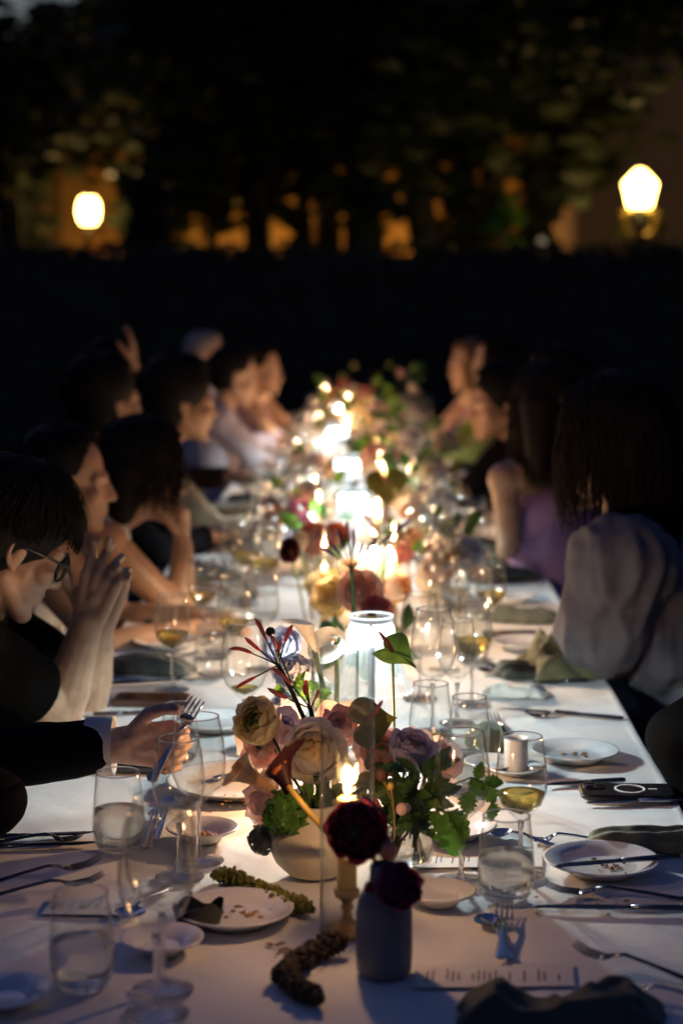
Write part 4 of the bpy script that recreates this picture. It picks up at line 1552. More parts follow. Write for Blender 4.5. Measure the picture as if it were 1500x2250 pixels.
CVTOP = V((cvx, 2.47, TT + 0.09))
GVTOP = V((gvx, 2.1, TT + 0.115))
BVTOP = V((bvx, 2.5, TT + 0.05))


def jit(b, r=0.018):
    return V(b) + V((RN.uniform(-r, r), RN.uniform(-r, r), RN.uniform(-0.02, 0)))


flower('ranunculus', 'big burgundy ranunculus with dark green eye in the grey bottle vase', Q(782, 1825, 2.12), (-0.12, -1, 0.12), 0.036, 'pet_burgundy', GVTOP + V((-0.004, 0, 0)), 1, open_=1.25, layers=7, ruf=0.14, ncore='leaf', core=0.3)
flower('ranunculus', 'smaller magenta ranunculus drooping over the mouth of the grey vase', Q(875, 1948, 2.06), (0.3, -0.9, 0.35), 0.027, 'pet_magenta', GVTOP + V((0.006, 0, 0)), 2, open_=1.1, layers=6, ruf=0.16, ncore='pet_burgundy')
for (px, py, y_, r_, m_, lb) in ((852, 1868, 2.11, 0.011, 'pet_mauve', 'fuzzy mauve bud between the two dark ranunculus'), (810, 1950, 2.08, 0.006, 'pet_burgundy', 'tiny red bud at the neck of the grey vase')):
    c = Q(px, py, y_)
    t = thing('flower_bud', lb, 'bud', jit(GVTOP, 0.006))
    part('stem', tube(bez((0, 0, 0), (c - t.location) * 0.5 + V((0, 0, 0.01)), c - t.location, n=6), 0.0014, 6), 'stem', t)
    part('bud', ell(c - t.location, (r_, r_, r_ * 1.2), 12), m_, t)

flower('rose', 'large open cream-white rose lit golden by the front candle', Q(690, 1652, 2.5), (0.0, -0.85, 0.5), 0.04, 'pet_white', jit(CVTOP), 3, open_=1.35, layers=7, ruf=0.12, flare=0.22, ncore='pet_peach', mi='pet_cream', cat='rose')
flower('ranunculus', 'pale yellow ranunculus facing left above the peach calla', Q(566, 1585, 2.58), (-0.45, -0.75, 0.45), 0.033, 'pet_cream', jit(CVTOP), 4, open_=1.1, layers=6, ruf=0.13, flare=0.2, mi='pet_lime', mid=Q(660, 1740, 2.5))
flower('garden_rose', 'loose blush bloom under the yellow ranunculus', Q(575, 1640, 2.62), (-0.4, -0.6, 0.1), 0.036, 'pet_blush', jit(CVTOP), 5, open_=1.7, layers=4, ruf=0.2, flare=0.4, core=0.15, mid=Q(660, 1750, 2.52), cat='rose')
flower('garden_rose', 'pale pink bloom hanging at the left of the cream vase', Q(572, 1765, 2.52), (-0.8, -0.5, 0.0), 0.032, 'pet_blush', jit(CVTOP), 6, open_=1.8, layers=4, ruf=0.25, flare=0.4, core=0.12, cat='rose')
flower('ranunculus', 'lavender-white ranunculus on the right of the front arrangement', Q(905, 1648, 2.56), (0.25, -0.55, 0.8), 0.034, 'pet_lavender', jit(BVTOP), 7, open_=1.3, layers=7, ruf=0.12, flare=0.15, core=0.15, ncore='pet_white')
flower('garden_rose', 'dusky mauve bloom between the candle and the lavender ranunculus', Q(838, 1650, 2.62), (0.0, -0.7, 0.6), 0.031, 'pet_mauve', jit(BVTOP), 8, open_=1.5, layers=5, ruf=0.2, flare=0.3, core=0.15, cat='rose')
flower('garden_rose', 'blush petals spreading right of the lavender ranunculus', Q(975, 1668, 2.62), (0.7, -0.5, 0.4), 0.034, 'pet_blush', jit(BVTOP), 9, open_=1.75, layers=4, ruf=0.22, flare=0.4, core=0.12, cat='rose')
flower('garden_rose', 'shadowed rose bloom behind the white rose', Q(745, 1590, 2.68), (0.05, -0.6, 0.6), 0.034, 'pet_mauve', jit(CVTOP), 10, open_=1.5, layers=4, ruf=0.2, flare=0.3, core=0.12, cat='rose')
flower('garden_rose', 'pale petals behind the yellow ranunculus', Q(625, 1595, 2.68), (0.1, -0.6, 0.5), 0.03, 'pet_lavender', jit(CVTOP), 11, open_=1.6, layers=4, ruf=0.2, flare=0.3, core=0.12, cat='rose')
calla('peach calla lily opening to the left of the front arrangement', jit(CVTOP), Q(598, 1735, 2.46), Q(488, 1668, 2.4), 0.03, 'pet_peach', 1, side=(-0.1, -1, 0.2))
calla('dark orange-edged calla lily with golden curving stem', Q(722, 1832, 2.36), Q(638, 1742, 2.34), Q(600, 1655, 2.36), 0.032, 'pet_darkred', 2, mid=Q(672, 1780, 2.3), stem_m='stem_gold', side=(0.7, 0, 0.7))
part('petal_edge', tube([Q(628, 1640, 2.36), Q(618, 1672, 2.345), Q(600, 1700, 2.335)], [0.002, 0.008, 0.003], 8), 'pet_orange', bpy.data.objects['calla_lily.001'], mx=Matrix.Translation(-bpy.data.objects['calla_lily.001'].location))
calla('white calla lily with green throat left of the nearest lamp', (Q(720, 1600, 2.95)), Q(694, 1432, 3.0), Q(655, 1345, 3.0), 0.022, 'pet_callawhite', 3, side=(-0.5, 0, 1))
calla('round pinkish-white calla lily right beside the nearest lamp', (Q(735, 1600, 2.98)), Q(740, 1408, 3.07), Q(724, 1403, 3.0), 0.031, 'pet_callawhite', 4, side=(-0.6, 0, -0.8))
floret_head('fresh green guelder head on the cream vase', CVTOP, Q(628, 1792, 2.44), 0.031, 'leaf_bright', 1, 150, 0.0075, 'guelder_rose', 'flower head', 1.0)
floret_head('dusty grey-green flower head leaning on the cream vase', Q(600, 1850, 2.5), Q(576, 1846, 2.46), 0.018, 'pet_greygreen', 2, 110, 0.006, 'scabious', 'flower head', 1.1)
floret_head('white and pale blue flower spray under the nearest lamp', Q(690, 1690, 3.0), Q(648, 1480, 2.95), 0.034, 'pet_bluewhite', 3, 110, 0.008, 'phlox', 'flower head')
floret_head('white and pale blue flower spray behind the lower nerine', Q(690, 1690, 2.95), Q(632, 1560, 2.88), 0.028, 'pet_bluewhite', 4, 90, 0.008, 'phlox', 'flower head')
floret_head('bright white blossom cluster tucked against the lamp shade', Q(710, 1690, 3.02), Q(690, 1520, 3.05), 0.03, 'pet_callawhite', 6, 90, 0.009, 'phlox', 'flower head')
bushy('small green leaves among the blue-white spray', Q(690, 1690, 2.98), Q(655, 1530, 2.92), (0.045, 0.03, 0.05), 18, 'bright', 0.026, 5)
bushy('dark leafy filler behind the burgundy ranunculus', BVTOP, Q(925, 1745, 2.48), (0.035, 0.03, 0.05), 46, 'serr', 0.034, 6)
bushy('dark green leaves around the rim of the clear bowl', BVTOP, Q(890, 1800, 2.5), (0.035, 0.025, 0.03), 26, 'serr', 0.03, 7)
bushy('dark leaves between white rose and cream vase', CVTOP, Q(700, 1765, 2.5), (0.045, 0.03, 0.03), 34, 'plain', 0.034, 8)
bushy('olive leaves behind the front candle flame', CVTOP, Q(790, 1740, 2.56), (0.045, 0.03, 0.05), 40, 'olive', 0.034, 9)
for i, (px, py, y_, r_, m_, lb) in enumerate(((837, 1702, 2.4, 0.0085, 'pet_brownbud', 'brown seed pod lit by the front flame'), (858, 1728, 2.38, 0.005, 'stem_gold', 'small golden bud under the brown seed pod'), (882, 1778, 2.4, 0.008, 'pet_blush', 'tiny pink bud right of the burgundy ranunculus'), (820, 1770, 2.42, 0.01, 'pet_rosepink', 'small coral bud at the shoulder of the burgundy ranunculus'), (893, 1775, 2.42, 0.006, 'pet_lavender', 'lilac floret beside the tiny pink bud'))):
    b = jit(BVTOP)
    c = Q(px, py, y_)
    t = thing('flower_bud', lb, 'bud', b)
    part('stem', tube(bez((0, 0, 0), (c - b) * 0.5 + V((0.006, 0, 0)), c - b, n=8), 0.0013, 6), 'stem_gold' if i < 2 else 'stem', t)
    part('bud', ell(c - b, (r_, r_, r_ * 1.1), 12), m_, t)
for k in range(9):
    b = BVTOP + V((RN.uniform(-0.02, 0.02), RN.uniform(-0.02, 0.02), -0.03))
    c = Q(890 + 80 * k / 9 - 20, 1760, 2.5)
    solo('cut_stem', tube(bez((0, 0, 0), (c - b) * 0.5, c - b, n=5), 0.0022, 8), 'stem', 'thick green cut stem standing in the clear glass bowl', 'stem', b, group='cut stems in the clear bowl')
st = [Q(905, 1790, 2.5), Q(955, 1765, 2.47), Q(1000, 1722, 2.46), Q(1035, 1708, 2.46), Q(1062, 1722, 2.46)]
sprig('arching sprig of bright maple-like leaves right of the arrangement', st[0], st,
      [(Q(1035, 1708, 2.46), (0.35, 0, -0.6), 0.034), (Q(1062, 1720, 2.46), (0.5, 0, -0.9), 0.036), (Q(1062, 1720, 2.46), (0.9, 0.2, 0.1), 0.03), (Q(1030, 1738, 2.45), (-0.1, 0, -1), 0.036), (Q(1078, 1765, 2.47), (0.2, 0.2, -1), 0.032), (Q(1048, 1712, 2.46), (0.2, -0.1, 0.9), 0.024)], 'bright')
s2 = [Q(930, 1800, 2.48), Q(960, 1780, 2.45), Q(985, 1785, 2.44)]
sprig('large hanging bright green leaf catching the lamplight', s2[0], s2, [(Q(985, 1782, 2.44), (0.1, -0.1, -1), 0.068), (Q(985, 1785, 2.44), (0.75, 0, -0.6), 0.045), (Q(960, 1782, 2.45), (-0.1, 0.1, -1), 0.03), (Q(950, 1775, 2.46), (0.2, 0, 1), 0.03)], 'bright')
nerine('upper pink nerine spreading spidery buds left of the lamp', Q(692, 1640, 2.6), Q(611, 1462, 2.68), [Q(a, b, c) for a, b, c in ((502, 1427, 2.64), (538, 1400, 2.72), (560, 1357, 2.68), (643, 1373, 2.7), (518, 1512, 2.64), (592, 1395, 2.62), (618, 1405, 2.74))], 'pet_rosepink', seed=1, mid=Q(650, 1530, 2.62))
nerine('lower pink nerine with buds leaning over the yellow ranunculus', Q(700, 1650, 2.6), Q(682, 1557, 2.64), [Q(a, b, c) for a, b, c in ((593, 1468, 2.62), (588, 1512, 2.58), (667, 1505, 2.66), (700, 1515, 2.6), (672, 1495, 2.72))], 'pet_rosepink', seed=2)
bp = Q(594, 1388, 2.68)
solo_t = thing('billy_button', 'round olive seed ball above the upper nerine', 'seed head', Q(640, 1500, 2.67))
part('stem', tube(bez((0, 0, 0), (bp - solo_t.location) * 0.5, bp - solo_t.location, n=6), 0.0012, 6), 'stem', solo_t)
part('seed_ball', ell(bp - solo_t.location, 0.0075, 14), 'leaf_olive', solo_t)
nerine('tall mauve nerine rising straight above the nearest lamp', Q(780, 1420, 3.5), Q(772, 1252, 3.45), [Q(a, b, c) for a, b, c in ((703, 1203, 3.45), (722, 1192, 3.4), (742, 1158, 3.5), (760, 1145, 3.44), (775, 1160, 3.5), (832, 1180, 3.45), (795, 1195, 3.4), (905, 1140, 3.6))], 'pet_purple', seed=3, stem_r=0.0045)
nerine('coral nerine blurred right of the tall mauve one', Q(840, 1300, 4.0), Q(845, 1200, 4.0), [Q(a, b, c) for a, b, c in ((880, 1150, 4.0), (910, 1160, 4.05), (800, 1130, 4.0), (895, 1185, 4.0), (850, 1110, 4.05), (820, 1150, 3.95))], 'pet_coral', seed=4)


def anthurium(label, base, c, m, size, nrm, tipdir, spx_tip, mid=None, spm='pet_rosepink'):
    base, c = V(base), V(c)
    t = thing('anthurium', label, 'anthurium', base)
    lc = c - base
    part('stem', tube(bez((0, 0, 0), V(mid) - base if mid else lc * 0.5, lc, n=10), 0.0022, 8), 'stem_gold' if m == 'leaf_olive' else 'stem', t)
    n = V(nrm).normalized()
    d = V(tipdir)
    d = (d - n * d.dot(n)).normalized()
    x = d.cross(n)
    def fn(u, v):
        a = 2 * PI * u
        rr = v
        hx = 0.95 * math.sin(a) ** 3
        hy = (0.82 * math.cos(a) - 0.3 * math.cos(2 * a) - 0.12 * math.cos(3 * a) - 0.06 * math.cos(4 * a))
        px_, py_ = hx * rr, -hy * rr
        return lc + (x * px_ + d * (py_ + 0.1)) * size + n * size * (0.3 * px_ * px_ - 0.18 * py_ * py_ + 0.06 * math.sin(6 * a) * rr * rr)
    part('spathe', grid(40, 8, fn), m, t)
    sp = V(spx_tip) - base
    part('spadix', tube(bez(lc, (lc + sp) / 2 + n * 0.004, sp, n=8), [0.003, 0.0038, 0.004, 0.0038, 0.0036, 0.0033, 0.003, 0.0024, 0.001], 8), spm, t)
    return t


anthurium('glossy green anthurium on a thin stem in front of the lamp shade', Q(866, 1640, 2.8), Q(862, 1432, 2.78), 'leaf', 0.038, (0.15, -0.6, 0.85), (1, -0.35, -0.5), Q(832, 1388, 2.76))
anthurium('olive anthurium with red spadix behind the front flame', Q(800, 1700, 2.62), Q(808, 1588, 2.62), 'leaf_olive', 0.04, (0.1, -0.9, 0.4), (0.9, -0.2, 0.3), Q(840, 1540, 2.58))
anthurium('big olive anthurium blurred right of the third lamp', Q(860, 1180, 5.0), Q(848, 1062, 5.0), 'leaf_olive', 0.062, (0.1, -1, 0.2), (0.1, 0, -1), Q(835, 1040, 4.96))


def amaranth(label, pts, r, m, seed):
    rn = random.Random(seed)
    b = MB()
    P_ = []
    for a, c in zip(pts, pts[1:]):
        for k in range(9):
            P_.append(V(a).lerp(V(c), k / 9))
    for i, p in enumerate(P_):
        f = min(1, (i + 2) / 5, (len(P_) - i + 1) / 6)
        b.add(ell(p, r * f * 0.7, 8))
        lump = rn.uniform(0.8, 1.15)
        for _ in range(26):
            a = rn.uniform(0, 2 * PI)
            rr = r * f * lump
            b.add(ell(p + V((math.cos(a) * rr * 0.85, rn.uniform(-1, 1) * rr * 0.7, math.sin(a) * rr * 0.75)), rr * rn.uniform(0.14, 0.26), 6))
    solo('amaranth', b, m, label, 'amaranth', (0, 0, 0))


amaranth('fresh green amaranth tassel trailing left of the cream vase', [P(470, 1922, TT + .012), P(515, 1926, TT + .014), P(552, 1950, TT + .012), P(598, 1966, TT + .012), P(645, 1984, TT + .012), P(692, 2002, TT + .012)], 0.0125, 'amaranth', 1)
amaranth('dark amaranth tassel curling round the brass candle holder', [P(755, 2062, TT + .02), P(700, 2085, TT + .012), P(640, 2120, TT + .011), P(622, 2142, TT + .011), P(660, 2172, TT + .011), P(712, 2200, TT + .011)], 0.0135, 'amaranth_dark', 2)


# arrangements further down the table
def bloom_mesh(name, m, seed, layers=4):
    rn = random.Random(seed)
    b = MB()
    for k in range(layers):
        f = k / (layers - 1)
        for j in range(4 + k):
            mx = Matrix.Rotation(2 * PI * j / (4 + k) + k, 4, 'Z')
            b.add(petal_patch(0.35 + 0.65 * f, 0.9, PI * 0.93, 0.2 + 1.1 * f, 0.15, 0.2 * f, rn, 4, 5), mx)
    return b.mesh(name, m)


BLOOMS = {k: bloom_mesh('bloom', 'pet_' + k, i) for i, k in enumerate(('coral', 'darkred', 'white', 'blush', 'peach', 'cream', 'lavender', 'orange', 'magenta', 'callawhite', 'rosepink', 'bluewhite'))}


def arrangement(label, x, y, seed, pal, hmax=0.24, spread=0.13, nb=9, nl=16, vm='cream_clay'):
    rn = random.Random(seed)
    t = thing('flower_arrangement', label, 'flower arrangement', (x, y, TT), 0, 'flower arrangements down the table')
    part('vase', lathe([(0, 0), (0.03, 0), (0.045, 0.02), (0.05, 0.045), (0.04, 0.07), (0.03, 0.082), (0.028, 0.09), (0.025, 0.085), (0, 0.02)], 24), vm, t)
    for k in range(nb):
        a = rn.uniform(0, 2 * PI)
        q = rn.random() ** 0.5
        c = V((math.cos(a) * spread * q, math.sin(a) * spread * q * 1.3, rn.uniform(0.1, hmax) - 0.04 * q))
        part('stem', tube(bez((0, 0, 0.07), c * 0.5 + V((0, 0, 0.04)), c, n=5), 0.002, 6), 'stem', t)
        ax = V((c.x * 3, c.y * 2 - 0.25, 0.5))
        mx = to_axis(ax, c) @ Matrix.Scale(rn.uniform(0.024, 0.04), 4)
        link('bloom', BLOOMS[pal[k % len(pal)]], t, mx=mx)
    for k in range(nl):
        a = rn.uniform(0, 2 * PI)
        c = V((math.cos(a) * spread * 0.7, math.sin(a) * spread * 0.9, rn.uniform(0.08, hmax + 0.02)))
        o = leaf_at(t, rn.choice(('plain', 'bright', 'olive', 'serr')), c, (c.x * 6, c.y * 4, rn.uniform(0, 1)), (rn.uniform(-1, 1), -1, 0.4), rn.uniform(0.04, 0.07))


t_ = BLOOMS
for (px, py, y_, r_, k_, lb, ax) in ((692, 1185, 4.4, 0.036, 'coral', 'big coral red bloom blurred left of the tall mauve nerine', (0.2, -0.8, 0.4)), (738, 1178, 4.45, 0.03, 'orange', 'orange bloom glowing beside the coral red one', (0.3, -0.8, 0.4)),
                                     (637, 1210, 4.2, 0.026, 'darkred', 'small almost black-red bloom left of the coral one', (-0.6, -0.7, 0.2)), (655, 1190, 4.3, 0.022, 'white', 'little white bloom between black-red and coral', (-0.2, -0.8, 0.5)),
                                     (790, 1300, 3.75, 0.042, 'blush', 'pale starry blush bloom in front of the second lamp', (0.1, -0.9, 0.4)), (730, 1312, 3.85, 0.04, 'cream', 'glowing cream bloom left of the second lamp', (-0.2, -0.8, 0.4)), (870, 1290, 4.1, 0.032, 'peach', 'amber glowing bloom right of the second lamp', (0.3, -0.9, 0.3)), (620, 1420, 3.3, 0.032, 'lavender', 'dusky lavender bloom below the white calla', (-0.3, -0.7, 0.5)), (828, 1345, 3.7, 0.03, 'rosepink', 'soft pink bloom just behind the nearest lamp shade', (0.2, -0.8, 0.4))):
    c = Q(px, py, y_)
    b = V((c.x * 0.8 + 0.01, y_ + 0.05, TT + 0.02))
    t = thing('blurred_bloom', lb, 'flower', b)
    part('stem', tube(bez((0, 0, 0), (c - b) * 0.5 + V((0, 0, 0.02)), c - b, n=6), 0.0025, 6), 'stem', t)
    link('bloom', BLOOMS[k_], t, mx=to_axis(ax, c - b) @ Matrix.Scale(r_, 4))
bushy('green leaves low between the nearest and second lamps', V((0.06, 3.6, TT + .02)), V((0.05, 3.62, TT + 0.1)), (0.1, 0.1, 0.05), 30, 'plain', 0.05, 31)

arrangement('coral and cream arrangement around the second lamp', 0.0, 4.35, 1, ('coral', 'cream', 'peach', 'blush', 'white'), 0.16, 0.1)
arrangement('pink and white arrangement before the third lamp', 0.22, 4.85, 2, ('blush', 'white', 'rosepink', 'peach', 'bluewhite'), 0.19, 0.13, 12)
arrangement('white arrangement left of the third lamp', -0.1, 5.2, 9, ('white', 'blush', 'bluewhite'), 0.17, 0.1, 9)
arrangement('blush and white arrangement before the fourth lamp', -0.14, 5.75, 3, ('blush', 'white', 'magenta', 'white', 'orange'), 0.2, 0.17, 13)
arrangement('yellow-leaved arrangement right of the fourth lamp', 0.22, 6.2, 10, ('cream', 'white', 'peach'), 0.22, 0.14, 11, 20)
arrangement('leafy white arrangement beyond the fourth lamp', -0.12, 6.75, 4, ('white', 'blush', 'peach', 'white'), 0.24, 0.19, 14, 22)
arrangement('rose and cream arrangement before the fifth lamp', 0.17, 7.25, 5, ('rosepink', 'white', 'cream', 'white'), 0.25, 0.19, 14, 22)
arrangement('pale arrangement right of the fifth lamp', 0.2, 7.8, 11, ('blush', 'cream', 'white'), 0.26, 0.17, 12, 22)
arrangement('pale arrangement beyond the fifth lamp', -0.02, 8.4, 6, ('blush', 'cream', 'white', 'white'), 0.29, 0.22, 14, 26)
arrangement('white arrangement before the last lamp', 0.1, 8.95, 12, ('white', 'cream', 'blush'), 0.3, 0.22, 14, 26)
arrangement('green-topped arrangement near the far end', -0.05, 9.6, 7, ('white', 'rosepink', 'peach', 'cream'), 0.33, 0.25, 14, 36)
arrangement('last arrangement at the far end of the table', 0.08, 10.3, 8, ('white', 'blush', 'rosepink', 'cream'), 0.37, 0.28, 16, 44)

# ------------------------------------------------------------------ place settings further down
SIDE = {-1: 'left', 1: 'right'}
FARP = plate_mesh(0.08)
rn = random.Random(77)
FL = {}
for k_ in FARG:
    FL[k_] = GK[k_]['liquid'](0.3, 'wine')
for s in (-1, 1):
    y_ = 4.0
    i = 0
    while y_ < 10.6:
        far = y_ > 5.6
        S_ = SIDE[s]
        if far:
            o_ = ('farthest', 'second', 'third', 'fourth', 'fifth', 'sixth', 'seventh', 'eighth', 'ninth')[min(8, int((10.6 - y_) / 0.64))]
            o_ = o_ if o_ == 'farthest' else o_ + ' from the far end'
            lab = 'blurred stemmed glass among the bokeh lights on the %s of the far table' % S_
            labt = 'blurred low tumbler on the %s of the table, %s' % (S_, o_)
            labp = 'blurred white plate along the %s table edge, %s' % (S_, o_)
            labk = 'blurred dark napkin along the %s table edge, %s' % (S_, o_)
        else:
            o_ = ('level with the second lamp', 'past the second lamp', 'level with the third lamp')[i]
            lab = None
            labt = 'soft tumbler on the %s, %s' % (S_, o_)
            labp = 'soft white plate at the %s table edge, %s' % (S_, o_)
            labk = 'soft dark napkin at the %s table edge, %s' % (S_, o_)
        zone = ('far ' if far else 'middle ') + SIDE[s]
        for k in range(5 if y_ > 4.3 else 3):
            kind = ('small', 'large', 'small', 'large', 'small')[k]
            xx = s * (0.2 + 0.06 * (k % 3) + rn.uniform(-0.03, 0.05))
            yy = y_ + (-0.18, 0.0, 0.15, -0.08, 0.24)[k] + rn.uniform(-0.04, 0.04)
            o = link('wine_glass', FARG[kind], None, (xx, yy, TT))
            tag(o, lab or '%s stemmed glass, %s of its cluster on the %s, %s' % (('small', 'large', 'small', 'large', 'small')[k], ('front', 'middle', 'back', 'outer front', 'farthest back')[k], S_, o_), 'wine glass', zone + ' stemmed glasses')
            if rn.random() < 0.35:
                l_ = link('wine', FL[kind], o)
        tt = tumbler(V((s * (0.26 + rn.uniform(0, 0.04)), y_ + rn.uniform(-0.1, 0.1), 0)), labt, 0.052 if rn.random() < 0.6 else None, group=zone + ' tumblers')
        o = link('side_plate', FARP, None, (s * 0.41, y_ + 0.1, TT + 0.0008))
        tag(o, labp, 'plate', zone + ' plates')
        napkin(V((s * 0.42, y_ - 0.18, 0)), labk, 'napkin_dark', 0.2, 0.085, 0.03, i + 40 + s, rn.uniform(-0.3, 0.3), 'roll')
        bpy.context.scene.collection.objects[-1]['group'] = zone + ' napkins'
        y_ += 0.64
        i += 1

# ------------------------------------------------------------------ people
NAILS = []


def hand(b, W, Fd, N, side, curl, thumb=0.5, s=1.0, spread=0.05):
    W, Fd, N = V(W), V(Fd).normalized(), V(N)
    N = (N - Fd * N.dot(Fd)).normalized()
    S = Fd.cross(N) * side
    lens = (0.072, 0.08, 0.074, 0.058)
    kn = []
    for i in range(4):
        k = W + Fd * (0.092 - 0.004 * abs(i - 1)) * s + S * (0.029 - 0.0195 * i) * s
        kn.append(k)
        b.add(rcone(W + S * (0.014 - 0.009 * i) * s, 0.017 * s, k, 0.0125 * s, 10))
    b.add(ell(W + Fd * 0.05 * s, 0.02 * s, 10))
    b.add(rcone(W + Fd * 0.02 * s + S * 0.016 * s + N * 0.006, 0.017 * s, W + Fd * 0.05 * s + S * 0.03 * s + N * 0.008, 0.014 * s, 10))
    for i in range(4):
        p, ang = kn[i], 0
        d0 = (Fd + S * spread * (1.5 - i)).normalized()
        r = (0.0098, 0.0100, 0.0096, 0.0085)[i] * s
        for j, q in enumerate((0.45, 0.32, 0.24)):
            ang += curl[i] * (1.0, 1.15, 0.75)[j]
            d = d0 * math.cos(ang) + N * math.sin(ang)
            e = p + d * lens[i] * q * s
            b.add(rcone(p, r, e, r * 0.9, 10))
            p, r = e, r * 0.9
        dn = (d0 * math.sin(ang) - N * math.cos(ang)).normalized()
        NAILS.append((p - d * 0.004 * s + dn * r * 0.8, d, dn, r))
    p = W + Fd * 0.028 * s + S * 0.026 * s + N * 0.006
    d = (Fd * 0.62 + S * 0.75 + N * 0.3).normalized()
    r = 0.0135 * s
    for j, L in enumerate((0.042, 0.034, 0.027)):
        e = p + d * L * s
        b.add(rcone(p, r, e, r * 0.88, 10))
        p, r = e, r * 0.86
        d = (d + Fd * thumb * 0.7 + N * thumb * 0.5 - S * thumb * 0.45).normalized()
    dn = (S - d * S.dot(d) - N * 0.4).normalized()
    NAILS.append((p - d * 0.005 * s + dn * r * 0.85, d, dn, r * 1.15))


def add_head(b, Mh, s=1.0):
    R3 = Mh.to_3x3()
    def E(c, r, rot=None):
        b.add(ell(Mh @ (V(c) * s), tuple(x * s for x in r), 18, R3 @ rot if rot else R3))
    def C(p, r1, q, r2):
        b.add(rcone(Mh @ (V(p) * s), r1 * s, Mh @ (V(q) * s), r2 * s, 10))
    E((0, -0.015, 0.035), (0.074, 0.094, 0.083))
    E((0, 0.03, -0.03), (0.059, 0.062, 0.074))
    E((0, 0.042, -0.062), (0.048, 0.045, 0.04))
    C((-0.012, 0.07, -0.094), 0.017, (0.012, 0.07, -0.094), 0.017)
    for k in (-1, 1):
        C((k * 0.052, -0.002, -0.05), 0.018, (k * 0.018, 0.064, -0.092), 0.017)
        C((k * 0.014, 0.079, 0.018), 0.012, (k * 0.043, 0.064, 0.016), 0.013)
        E((k * 0.041, 0.058, -0.022), (0.021, 0.022, 0.02))
        E((k * 0.032, 0.0685, -0.0005), (0.014, 0.012, 0.0085))
        E((k * 0.0125, 0.089, -0.031), (0.008, 0.01, 0.008))
        er = Matrix.Rotation(k * 0.35, 3, 'Z') @ Matrix.Rotation(-0.2, 3, 'X')
        E((k * 0.0745, 0.0, -0.012), (0.007, 0.012, 0.026), er)
        hx = [(k * (0.078 + 0.006 * math.sin(q * 0.6)), -0.004 - 0.017 * math.sin(q), -0.006 + 0.027 * math.cos(q)) for q in (-0.9, -0.4, 0.1, 0.7, 1.3, 1.9, 2.5, 3.0)]
        for p_, q_ in zip(hx, hx[1:]):
            C(p_, 0.0045, q_, 0.0045)
        C((k * 0.077, -0.003, -0.033), 0.0065, (k * 0.076, 0.002, -0.036), 0.005)
    C((0, 0.083, 0.012), 0.0085, (0, 0.102, -0.026), 0.0115)
    E((0, 0.084, -0.052), (0.022, 0.0105, 0.008))
    E((0, 0.0835, -0.063), (0.019, 0.0105, 0.0085))
    E((0, 0.074, -0.058), (0.03, 0.014, 0.024))


def add_hair(root, Mh, mhair, rn, n=240, fr=0.85, sd=1.35, bk=1.9, hang=0.0, s=1.0, r0=0.0055, bun=None, mass=0.0, part_side=0.25, vol=1.0, jit=0.1):
    inv_down = V((0, 0, -1))
    b = MB()
    R3 = Mh.to_3x3()
    b.add(ell(Mh @ (V((0, -0.028, 0.046)) * s), (0.084 * s * vol, 0.093 * s * vol, 0.087 * s * vol), 20, R3))
    b.add(ell(Mh @ (V((0, -0.045, 0.005)) * s), (0.08 * s * vol, 0.07 * s * vol, 0.085 * s * vol), 18, R3))
    if mass:
        bk_ = Mh @ (V((0, -0.06, 0.0)) * s)
        back = (R3 @ V((0, -1, 0)))
        back.z = 0
        for dx in (-0.045, 0.0, 0.045):
            sx = R3 @ V((dx, 0, 0))
            b.add(rcone(bk_ + sx, 0.06 * s, bk_ + sx * 1.4 + back * 0.03 + V((0, 0, -mass)), 0.035 * s, 14))
    if bun:
        c = Mh @ (V(bun[:3]) * s)
        b.add(ell(c, bun[3], 16))
    me = fuse(b, 'hair', mhair, 0.007, 4)
    h = link('hair', me, root)
    lk = MB()
    for i in range(n):
        az = rn.uniform(-PI, PI)
        a = abs(az)
        if a < 0.85:
            pe = fr * rn.uniform(1 - jit * 1.3, 1 + jit)
        elif a < 1.9:
            pe = fr + (sd - fr) * min(1, (a - 0.85) / 0.45)
            pe *= rn.uniform(1 - jit * 0.8, 1 + jit * 0.5)
        else:
            pe = sd + (bk - sd) * min(1, (a - 1.9) / 0.6)
            pe *= rn.uniform(0.94, 1.04)
        k = rn.uniform(1.02, 1.13) * vol
        fly = rn.random() < 0.07
        if fly:
            k *= rn.uniform(1.03, 1.12)
        pts, rad = [], []
        m = 8
        for j in range(m + 1):
            t = 0.12 + (pe - 0.12) * j / m
            aa = az + part_side * (1 - j / m) + 0.1 * math.sin(j * 0.7 + i) * j / m
            p = V((math.sin(aa) * math.sin(t) * 0.079, math.cos(aa) * math.sin(t) * 0.098, math.cos(t) * 0.088)) * k
            p += V((0, -0.014, 0.033))
            pts.append(Mh @ (p * s))
            rad.append((0.0007 if fly else r0) * rn.uniform(0.7, 1.1) * (1 if (j < m or hang) else 0.2))
        if hang and a > 0.8:
            p = pts[-1]
            out = (p - Mh @ V((0, 0, 0)))
            out.z = 0
            out.normalize()
            L = hang * rn.uniform(0.8, 1.05)
            ph = rn.uniform(0, 6)
            for j in range(1, 8):
                f = j / 7
                pts.append(p + V((0, 0, -L * f)) + out * (0.012 * math.sin(f * 2.5) + 0.006 * math.sin(f * 9 + ph)) + V((rn.uniform(-1, 1), rn.uniform(-1, 1), 0)) * 0.003)
                rad.append((0.0007 if fly else r0) * (1.1 - 0.95 * f))
        elif not hang:
            rad[-1] = 0.0006
            rad[-2] *= 0.6
        lk.add(tube(pts, rad, 5))
    part('hair_strands', lk, mhair, root)
    return h


